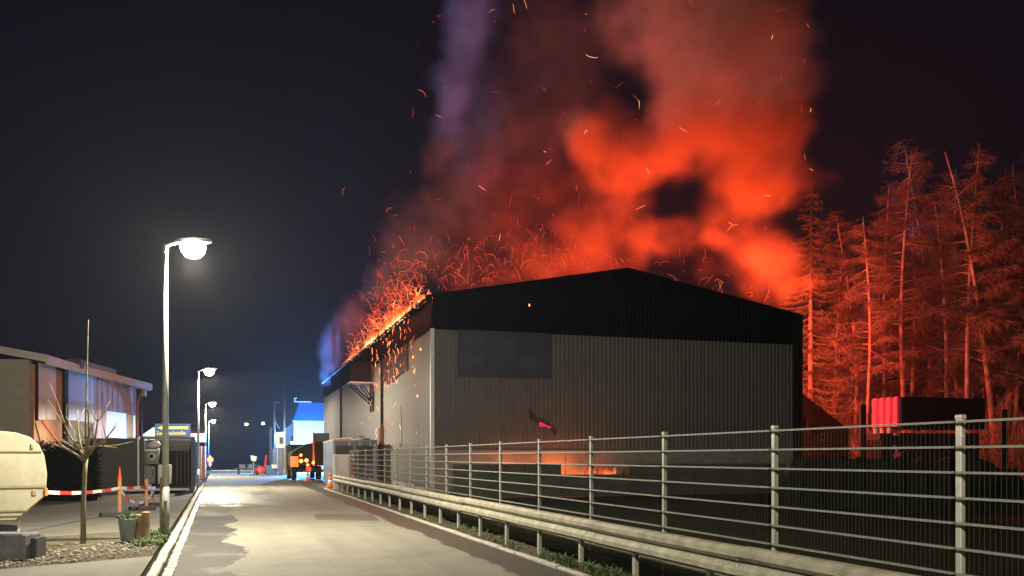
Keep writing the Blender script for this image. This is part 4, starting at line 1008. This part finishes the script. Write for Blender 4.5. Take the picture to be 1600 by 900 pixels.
me_ = bpy.data.meshes.new_from_object(tmp_.evaluated_get(bpy.context.evaluated_depsgraph_get())); bpy.data.objects.remove(tmp_); to = inst('lettering', me_, sgn); to.location = (-.08, -.036, zt - 17.5 * s_); to.rotation_euler = (R(90), 0, 0)
# --- lit kiosk sign
kq = P(312, 714, 66.0); kk = thing('lit_kiosk', 'small roadside kiosk with a lit white sign and a red top edge', 'kiosk', (kq.x - .35, kq.y, 0), -YAW * .6)
s_ = 66 / F
MB().box((0, 0, EYE + 30 * s_), (1.5, .5, .62), 0, .02).build('sign_face', 'lit_white', kk); MB().box((0, 0, EYE + 38.5 * s_), (1.6, .6, .16), 0, .02).build('red_edge', 'red', kk)
for x, m_ in ((-.62, 'galv'), (-.3, 'cont_grey'), (.05, 'blue'), (.35, 'white'), (.62, 'amber')): MB().box((x, .15, 1.25), (.24, .3, 2.3), 0, .02).build('panel', m_, kk)
MB().box((0, .2, .08), (1.6, .8, .2), 0, .02).build('plinth', 'concrete', kk)
tx = P(232, 668, 75); ah = thing('lit_canopy', 'pale lit canopy far behind the scrap container', 'canopy', (tx.x, tx.y, 0), -YAW)
MB().prism([(-1.1, 0, 3.05), (.75, 0, 3.05), (.75, 0, 4.05), (.4, 0, 4.1)], (0, 3, 0)).build('roof', mat('canopy_sheet_painted_glow', (.7, .75, .8), .6, 0, .05, 2, 0, emit=(.55, .8, 1), estr=.65, sample=False), ah)  # light on the canopy roof put in as emission
for x in (-1, .6): MB().box((x, .3, 1.5), (.15, .15, 3.0)).build('post', 'galv', ah)

# --- vehicles
def wheel(t, x, y_, r, wd, rz=0):
    wv_ = MB().lathe([(r * .6, -wd / 2), (r * .95, -wd / 2), (r, -wd * .3), (r, wd * .3), (r * .95, wd / 2), (r * .6, wd / 2)], 18).build('wheel', 'tyre', t, True, (x, y_, r)); wv_.rotation_euler = (0, R(90), 0)
    MB().lathe([(r * .58, -wd * .45), (r * .3, -wd * .52), (r * .58, wd * .45)], 14).build('rim', 'galv', wv_, True)
vq = P(327, 714, 92); van = thing('parked_van', 'parked van with a glowing red tail lamp at the far left kerb', 'van', (vq.x - .75, vq.y, 0), R(1.5))
MB().box((0, 2.4, 1.15), (1.8, 4.6, 1.5), 0, .15).build('body', 'cont_blue', van); MB().box((0, .09, 1.5), (1.4, .06, .5), 0, .02).build('rear_window', 'glass', van)
MB().box((0, .05, .5), (1.85, .2, .2), 0, .04).build('bumper', 'black', van)
for x in (-.82, .82): wheel(van, x, .9, .34, .2); wheel(van, x, 3.8, .34, .2)
MB().lathe([(.30, 0), (.30, .04), (.1, .10)], 14).build('tail_lamp', 'tail', van, loc=(.84, .06, 1.32)).rotation_euler = (R(90), 0, 0)
MB().box((.84, .06, .86), (.3, .06, .14), 0, .01).build('reflector', 'tail', van)
point_light('tail_light', (vq.x + .1, vq.y - .5, 1.32), 40, (1, .08, .03), .08)

tq_ = P(481, 714, 62); tk_ = thing('works_truck', 'dark works truck with lit hazard lamps and an orange warning panel', 'truck', (tq_.x, tq_.y, 0), R(1))
for s in (-.42, .42): MB().box((s, 3.2, .75), (.14, 6.4, .25)).build('chassis_beam', 'black', tk_)
MB().prism([(-1.05, 0.2, 1.0), (1.15, .2, 1.0), (1.2, .2, 2.75), (.15, .2, 2.55), (-.55, .2, 2.2), (-1.05, .2, 1.9)], (0, 3.6, 0)).build('tipper_body', 'black', tk_)
MB().prism([(.35, 0, 1.0), (.45, 0, 1.0), (.42, 0, 3.35), (.32, 0, 3.3)], (0, .12, 0)).build('stanchion', 'orange', tk_)
MB().box((.95, .3, 2.9), (1.1, .1, .75), 0, .02).build('raised_board', 'house_dark', tk_)
MB().box((0, 5.4, 1.6), (2.2, 1.9, 1.9), 0, .15).build('cab', 'house_dark', tk_); MB().box((0, 4.43, 2.2), (1.6, .06, .6), 0, .02).build('cab_window', 'glass', tk_)
MB().box((-.92, -.08, 1.28), (.55, .05, .72), 0, .01).build('warning_panel', 'plate_or', tk_)
for x, z in ((-.46, 1.32), (-.1, 1.36)): MB().lathe([(.13, 0), (.13, .05), (.06, .08)], 12).build('tail_lamp', 'hazard', tk_, loc=(x, -.02, z)).rotation_euler = (R(90), 0, 0)
for x, z, m_ in ((.36, 1.2, 'hazard'), (-.48, 1.72, 'hazard'), (-.02, 1.05, 'tail')): MB().lathe([(.10, 0), (.10, .05), (.05, .08)], 12).build('marker_lamp', m_, tk_, loc=(x, -.06, z)).rotation_euler = (R(90), 0, 0)
MB().box((0, .05, .62), (2.2, .15, .16), 0, .02).build('bumper', 'black', tk_); MB().box((.05, -.03, .75), (.35, .05, .3)).build('mud_flap', 'orange', tk_)
for x in (-.85, .85): wheel(tk_, x, 1.2, .48, .34); wheel(tk_, x, 5.4, .48, .3)
lbx = MB().box((0, 5.2, 2.66), (1.5, .3, .2), 0, .03).build('light_bar', 'beacon', tk_)
tl = tk_.location
point_light('hazard_light', (tl.x + .35, tl.y - .45, 1.25), 25, (1, .3, .06), .08)
# fire engine far back, its blue beacons lit
eq = P(488, 714, 95); en = thing('fire_engine', 'fire engine with lit blue beacons parked before the blue-lit house', 'fire engine', (eq.x, eq.y, 0), R(3))
MB().box((0, 3.6, 1.55), (2.4, 4.6, 2.4), 0, .1).build('body', 'red', en); MB().box((0, 7.0, 1.5), (2.35, 1.9, 2.2), 0, .15).build('cab', 'red', en)
for i in range(3): MB().box((-1.21, 2.0 + i * 1.5, 1.6), (.04, 1.3, 1.7), 0, .01).build('locker_shutter', 'galv', en)
MB().box((0, 1.28, 1.6), (1.8, .05, 1.8), 0, .01).build('rear_shutter', 'galv', en)
for x in (-1, 1): wheel(en, x, 2.6, .5, .35); wheel(en, x, 6.6, .5, .3)
MB().box((0, 3.5, 2.85), (.5, 4.6, .12)).build('ladder', 'galv', en)
for x in (-.85, 0.0, .85): MB().lathe([(.13, 0), (.14, .05), (.13, .26), (.05, .3)], 12).build('beacon', 'beacon', en, True, (x, 1.6, 2.78))
point_light('beacon_light', (eq.x + .1, eq.y + 1.0, 3.7), BEACON_W, (.12, .40, 1.0), .12)

# --- blue-lit house and what stands by it
hq = P(459, 714, 118); hs = thing('white_house', 'white house with a hipped metal roof lit bright blue by the beacons', 'house', (hq.x, hq.y, 0), R(-2))
ez = EYE + 56 / F * 118; tz = EYE + 87 / F * 118; wH = 14
MB().box((wH / 2, 4, ez / 2), (wH, 8, ez)).build('wall', 'house_white', hs)
MB().add([(-.1, -.3, ez), (wH + .3, -.3, ez), (wH + .3, 8.3, ez), (-.1, 8.3, ez), (.85, 3.0, tz), (wH - .9, 3.0, tz), (wH - .9, 5.0, tz), (.85, 5.0, tz)], [(0, 1, 5, 4), (1, 2, 6, 5), (2, 3, 7, 6), (3, 0, 4, 7), (4, 5, 6, 7), (3, 2, 1, 0)]).build('roof', 'house_roof', hs)
MB().bar((-.2, -.36, ez - .02), (wH + .3, -.36, ez - .02), .12).build('gutter', 'house_white', hs)
for x in (1.2, 2.8): 
    wv_ = MB().box((x, -.03, 1.9), (.9, .08, 1.1), 0, .01).build('window_frame', 'house_white', hs); MB().box((x, -.06, 1.9), (.75, .05, .95)).build('pane', 'glass', wv_)
MB().bar((.2, 3, tz + .12), (2.4, 3, tz + .12), .14).bar((.2, 3, tz + .12), (.2, 3, tz + .6), .12).bar((.2, 3, tz + .6), (.5, 3, tz + .6), .12).build('roof_pipe', 'house_white', hs)
an_ = thing('dark_annex', 'dark unlit annex left of the blue-lit house', 'building', (hq.x - 2.0, hq.y + 1.5, 0)); MB().box((.9, 2.2, 2.2), (1.8, 4, 4.4)).build('wall', 'house_dark', an_); MB().prism([(-.2, 0, 4.4), (2.0, 0, 4.4), (2.0, 0, 6.2)], (0, 4.4, 0)).build('roof', 'roof', an_)
for px, top, lbb, d in ((428.5, 628, 'grey pole with a short bracket arm in front of the far yard', 86), (444.5, 606, 'tallest bare grey pole beside the white notice board', 84)):
    q = P(px, 714, d); h = EYE + (HY - top) / F * d; t = thing('utility_pole', lbb, 'pole', (q.x, q.y, 0)); MB().tube([(0, 0, 0), (0, 0, h)], [.11, .07], 8).build('shaft', 'galv', t, True); MB().lathe([(.2, 0), (.16, .5), (.1, .55)], 8).build('foot', 'concrete', t)
    if px < 430: MB().tube([(0, 0, h), (.35, 0, h + .02), (.5, 0, h - .05)], .05, 6).build('arm', 'galv', t); MB().bar((0, 0, h - 1.7), (.5, 0, h - 2.6), .08).build('brace', 'galv', t)
q = P(439, 714, 82); nb = thing('notice_board', 'white notice board on posts beside the tall pole', 'notice board', (q.x, q.y, 0), -YAW)
MB().box((0, 0, 3.15), (.85, .08, 1.45), 0, .01).build('board', 'white', nb); MB().box((.05, -.05, 3.1), (.35, .02, .6)).build('dark_print', 'house_dark', nb)
for x in (-.35, .35): MB().box((x, .08, 1.6), (.08, .08, 3.2)).build('post', 'galv', nb)
q = P(426, 714, 85); bn = thing('board_fence', 'dark board fence under the notice board', 'fence', (q.x, q.y, 0), -YAW)
for i in range(9): MB().box((i * .28 - .2, .1 * (i % 2), 1.2 if i else 2.2), (.24, .05, 2.4 if i else 4.4), 0, .01).build('board', random.choice(['house_dark', 'cont_grey', 'wood']), bn)
q = P(424, 714, 80); cr1 = thing('blue_crate', 'blue plastic crate with a white lid at the far road end', 'crate', (q.x, q.y, 0), .2); MB().box((0, 0, .42), (.9, .7, .85), 0, .04).build('bin', 'blue', cr1); MB().box((.2, -.3, .75), (.5, .35, .35), 0, .02).build('lid', 'white', cr1)
q = P(408, 714, 80); rm = thing('red_mower', 'small rounded red machine with an upright handle at the far road end', 'machine', (q.x, q.y, 0), .4)
MB().lathe([(.5, .1), (.62, .25), (.5, .6), (.2, .78)], 14).build('hood', 'red', rm, True); MB().bar((.35, 0, .6), (.5, 0, 1.75), .14).build('handle', 'red', rm)
for x in (-.45, .45): wheel(rm, x, -.2, .2, .14)
q = P(385, 714, 84); dc = thing('dark_trailer', 'low dark flat trailer with loose load at the far road end', 'trailer', (q.x, q.y, 0), 0)
MB().box((0, 0, .45), (2.2, 1.3, .16), 0, .02).build('bed', 'house_dark', dc); 
for i in range(7): MB().box((U(-1, 1), U(-.4, .4), .7), (U(.2, .5), U(.3, .5), U(.2, .5)), U(0, 3), .03).build('load_piece', random.choice(['house_dark', 'cont_grey', 'appl', 'dirt']), dc)
for x in (-.7, .7): wheel(dc, x, -.6, .26, .16)
q = P(396, 714, 79); rb_ = thing('reflective_board', 'small white and green reflective board on a stand at the far road end', 'board', (q.x, q.y, 0), 0)
MB().prism([(-.2, 0, 1.3), (.2, 0, 1.2), (.3, 0, 1.65), (-.25, 0, 1.75)], (0, .04, 0)).build('board', mat('reflective_green', (.45, .62, .5), .4, 0, .2, 6, 0), rb_); MB().bar((0, .05, 0), (0, .05, 1.4), .08).build('stand', 'cont_grey', rb_); MB().bar((-.3, .05, .03), (.3, .05, .03), .1, .06).build('foot', 'black', rb_)
q = P(372, 714, 88); lw = thing('low_wall', 'low pale kerb wall across the far road end', 'wall', (q.x, q.y, 0), -.05)
for i in range(10): MB().box((-3 + i * .8, 0, .12), (.78, .25, .28), 0, .02).build('block', 'concrete', lw)

# --- grey container, doors, cones by the hall
cq2 = P(521, 714, 47.0)
gc = container('grey_container', 'grey blue ribbed roll-off container beside the hall wall', (cq2.x + 1.12, cq2.y, 0), R(-1), (2.25, 6, 2.5), 'cont_grey')
for i, x in enumerate((-.55, .5)): MB().box((x, -.09, 1.75), (.85, .04, .9), 0, .02).build('end_inset', 'cont_dark', gc)
MB().box((0, -.1, 1.2), (2.1, .08, .1)).build('end_beam', 'cont_grey', gc)
ld = thing('plank_load', 'planks and boards lying on top of the grey container', 'planks', (cq2.x + 1.1, cq2.y + 2, 2.5))
for i in range(5): MB().box((U(-.8, .8), U(-1.5, 1.5), .06 + .07 * (i % 3)), (U(.15, .3), U(1.5, 3), .06), U(-.6, .6)).build('plank', random.choice(['wood', 'house_dark', 'concrete']), ld)
q = G(534, 765); wd_ = thing('white_door_leaf', 'white door leaf leaning upright before the grey container', 'door', (q.x, q.y, 0), -YAW); 
MB().box((0, .1, .86), (.72, .06, 1.72), 0, .01).build('leaf', 'white', wd_); MB().box((-.3, 0, .86), (.16, .3, 1.74), 0, .02).build('edge_strip', 'white', wd_); MB().box((.08, .05, 1.2), (.42, .05, .7), 0, .01).build('panel', 'white', wd_); MB().box((.08, .05, .4), (.42, .05, .55), 0, .01).build('panel', 'white', wd_)
q = G(552, 765); gb = thing('grey_slab', 'grey upright slab beside the white door leaf', 'slab', (q.x, q.y, 0), -YAW); MB().box((0, .1, .86), (.42, .12, 1.72), 0, .01).build('panel', 'cont_grey', gb); MB().box((0, .04, 1.5), (.3, .03, .2)).build('inset', 'appl', gb)
q = P(551, 731, 42.5); rf_ = thing('marker_panel', 'curved orange and white marker panel on the end of the mesh fence', 'marker', (q.x, q.y, 0), -YAW)
vsx = []
for i in range(9):
    z = .62 + i * .14; MB().box((.03 * math.sin(i / 8 * 3.14) * 2, 0, z), (.12, .03, .138), 0, .004).build('stripe', 'orange' if 1 < i < 6 else 'tape_w', rf_)
MB().box((0, .05, .9), (.05, .05, 1.8)).build('stand', 'galv', rf_)
def cone(px, py, lbl):
    q = G(px, py); t = thing('traffic_cone', lbl, 'traffic cone', (q.x, q.y, 0)); MB().box((0, 0, .02), (.44, .44, .045), .2, .02).build('foot', 'orange', t)
    f = lambda z: .17 - .14 * z / .78
    for i, (a, b) in enumerate(((.04, .22), (.22, .38), (.38, .56), (.56, .78))): MB().lathe([(f(a), a), (f(b), b)], 14).build('cone_band', 'tape_w' if i in (1,) else 'orange', t, True)
cone(516, 761, 'orange traffic cone with a white band beside the white door leaf'); cone(481, 752, 'orange traffic cone standing behind the works truck')
# far lamps on the hill
for px, py, lbb in ((385, 663, 'left one of two tiny lit lamps on the dark hill'), (411, 661.5, 'right one of two tiny lit lamps on the dark hill')):
    q = P(px, py, 240); t = thing('hill_lamp', lbb, 'street lamp', (q.x, q.y, q.z - 6)); MB().tube([(0, 0, -3), (0, 0, 6)], .08, 6).build('pole', 'black', t); MB().lathe([(.1, -.35), (.42, -.2), (.42, .2), (.1, .3)], 10, (0, 0, 6)).build('lantern', 'far_lamp', t, True)

# ================================================================== SMOKE
def smoke(name, label, lo, hi, vox, blobs, dens, seed, warp=(1.6, .22), cut=(.33, .62), colr=(.78, .47, .20)):
    lo, hi = Vector(lo), Vector(hi); size = hi - lo
    ng = bpy.data.node_groups.new(name, 'GeometryNodeTree'); ng.interface.new_socket('Geometry', in_out='OUTPUT', socket_type='NodeSocketGeometry'); ng.interface.new_socket('Geometry', in_out='INPUT', socket_type='NodeSocketGeometry')
    N = ng.nodes; Lk = ng.links
    out = N.new('NodeGroupOutput'); N.new('NodeGroupInput'); vc = N.new('GeometryNodeVolumeCube')
    vc.inputs['Min'].default_value = lo; vc.inputs['Max'].default_value = hi; vc.inputs['Background'].default_value = 0
    for ax, nm in enumerate(('Resolution X', 'Resolution Y', 'Resolution Z')): vc.inputs[nm].default_value = max(8, int(size[ax] / vox))
    pos = N.new('GeometryNodeInputPosition').outputs[0]
    def vm(op, a, b=None):
        q = N.new('ShaderNodeVectorMath'); q.operation = op
        for i, v in enumerate((a, b)):
            if v is None: continue
            if isinstance(v, (tuple, Vector)): q.inputs[i].default_value = v
            else: Lk.new(v, q.inputs[i])
        return q.outputs['Value'] if op == 'LENGTH' else q.outputs['Vector']
    def sm(op, a, b=None, c=None):
        q = N.new('ShaderNodeMath'); q.operation = op
        for i, v in enumerate((a, b, c)):
            if v is None: continue
            if isinstance(v, (int, float)): q.inputs[i].default_value = v
            else: Lk.new(v, q.inputs[i])
        return q.outputs[0]
    def nz(scale, det, rough, off, colr=False, stretch=(1, 1, 1)):
        z = N.new('ShaderNodeTexNoise'); z.inputs['Scale'].default_value = scale; z.inputs['Detail'].default_value = det; z.inputs['Roughness'].default_value = rough
        Lk.new(vm('ADD', vm('MULTIPLY', pos, stretch), (off, off * .7, -off)), z.inputs['Vector']); return z.outputs['Color' if colr else 0]
    wv_ = vm('MULTIPLY', vm('SUBTRACT', nz(warp[1], 4, .6, seed, True), (.5, .5, .5)), (warp[0] * 4,) * 3)
    p2 = vm('ADD', pos, wv_)
    tot = None
    for (c, r, wt) in blobs:
        dd = vm('LENGTH', vm('DIVIDE', vm('SUBTRACT', p2, tuple(c)), tuple(r)))
        mr = N.new('ShaderNodeMapRange'); mr.interpolation_type = 'SMOOTHSTEP'; Lk.new(dd, mr.inputs[0]); mr.inputs[1].default_value = 1.25; mr.inputs[2].default_value = .35; mr.inputs[3].default_value = 0; mr.inputs[4].default_value = wt
        tot = mr.outputs[0] if tot is None else sm('MAXIMUM', sm('MULTIPLY_ADD', tot, .35, mr.outputs[0]), tot)
    nn = N.new('ShaderNodeMapRange'); Lk.new(nz(.30, 6, .62, seed + 31, stretch=(1, 1, .75)), nn.inputs[0]); nn.inputs[1].default_value = cut[0]; nn.inputs[2].default_value = cut[1]
    n2 = N.new('ShaderNodeMapRange'); Lk.new(nz(.80, 5, .6, seed + 57), n2.inputs[0]); n2.inputs[1].default_value = .36; n2.inputs[2].default_value = .64; n2.inputs[3].default_value = .35; n2.inputs[4].default_value = 1.4
    dn = sm('MULTIPLY', sm('MULTIPLY', tot, sm('MULTIPLY', nn.outputs[0], n2.outputs[0])), dens)
    Lk.new(dn, vc.inputs['Density'])
    m = bpy.data.materials.new(name + '_volume'); m.use_nodes = True; t = m.node_tree; t.nodes.remove(t.nodes['Principled BSDF'])
    pvn = t.nodes.new('ShaderNodeVolumePrincipled'); pvn.inputs['Color'].default_value = (*colr, 1); pvn.inputs['Density'].default_value = 1.0; pvn.inputs['Anisotropy'].default_value = .15
    t.links.new(pvn.outputs[0], t.nodes['Material Output'].inputs['Volume'])
    smn = N.new('GeometryNodeSetMaterial'); smn.inputs['Material'].default_value = m
    Lk.new(vc.outputs[0], smn.inputs[0]); Lk.new(smn.outputs[0], out.inputs[0])
    vd = bpy.data.volumes.new(name); vd.materials.append(m); o = bpy.data.objects.new(name, vd); col.objects.link(o)
    md = o.modifiers.new('density', 'NODES'); md.node_group = ng
    return tag(o, label, 'smoke', kind='stuff')
def blob(px, py, d, rx, ry, wt, depth=None):
    k_ = d / F; a = rx * k_; b = ry * k_; return (P(px, py, d), (a, depth or (a * .55 + b * .55), b), wt)
B = [blob(1000, 392, 51, 58, 45, .6), blob(1058, 398, 50, 42, 42, .65), blob(930, 372, 51, 46, 60, .5), blob(865, 408, 50, 70, 36, .45), blob(765, 425, 49, 85, 34, .2),
     blob(930, 225, 55, 62, 52, 1.0), blob(1000, 250, 56, 70, 52, 1.0), blob(1085, 205, 57, 85, 80, 1.0), blob(1185, 190, 58, 85, 85, 1.0), blob(1180, 285, 56, 80, 65, 1.0),
     blob(1150, 350, 54, 60, 55, .45), blob(1200, 395, 53, 55, 50, .4), blob(1140, 90, 60, 120, 90, 1.0), blob(1060, 20, 62, 120, 90, .75), blob(1190, 30, 62, 70, 90, .8), blob(1110, -160, 66, 170, 160, .45),
     blob(860, 110, 60, 100, 150, .05), blob(800, 270, 57, 90, 90, .08), blob(900, 300, 55, 60, 40, .15), blob(780, 370, 52, 80, 40, .15), blob(960, 320, 56, 50, 30, .3), blob(1230, 440, 54, 50, 30, .5)]
smoke('smoke_plume', 'towering red-lit smoke plume rolling up behind the gable', (10, 38, 7.5), (44, 74, 46), .24, B, .55, 3.0)
B = [blob(738, 50, 54, 34, 100, .5), blob(715, 165, 53, 36, 75, .55), blob(690, 250, 52, 42, 55, .55), blob(662, 325, 51, 55, 45, .5), blob(640, 385, 50, 52, 48, .45), blob(690, 400, 49, 60, 40, .4), blob(610, 440, 50, 45, 35, .4), blob(765, -90, 56, 42, 100, .4), blob(750, 200, 56, 40, 150, .12), blob(720, 330, 53, 50, 60, .35)]
smoke('smoke_column', 'pale violet smoke column leaning up from the left eave', (4, 39, 8.0), (20, 66, 40), .26, B, .42, 9.0, (1.3, .25), colr=(.40, .58, .70))
B = [blob(545, 505, 66, 26, 32, .8), blob(522, 550, 72, 20, 36, .9), blob(562, 480, 63, 20, 22, .6), blob(508, 590, 76, 12, 22, .8)]
smoke('blue_smoke', 'small bluish smoke wisps drifting off the far end of the left eave', (2, 56, 5.5), (13, 86, 17), .3, B, 1.1, 15.0, (.7, .4), colr=(.45, .56, .85))

# ================================================================== HAZE
hz = MB().box((5, 60, 21), (240, 190, 48)); hz_m = bpy.data.materials.new('haze_air'); hz_m.use_nodes = True
t = hz_m.node_tree; t.nodes.remove(t.nodes['Principled BSDF']); pvn = t.nodes.new('ShaderNodeVolumePrincipled')
pvn.inputs['Color'].default_value = (.9, .9, .92, 1); pvn.inputs['Density'].default_value = .0002; pvn.inputs['Anisotropy'].default_value = .55
t.links.new(pvn.outputs[0], t.nodes['Material Output'].inputs['Volume'])
tag(hz.build('haze', hz_m), 'thin smoky night haze over the road and yard', 'haze', kind='stuff')
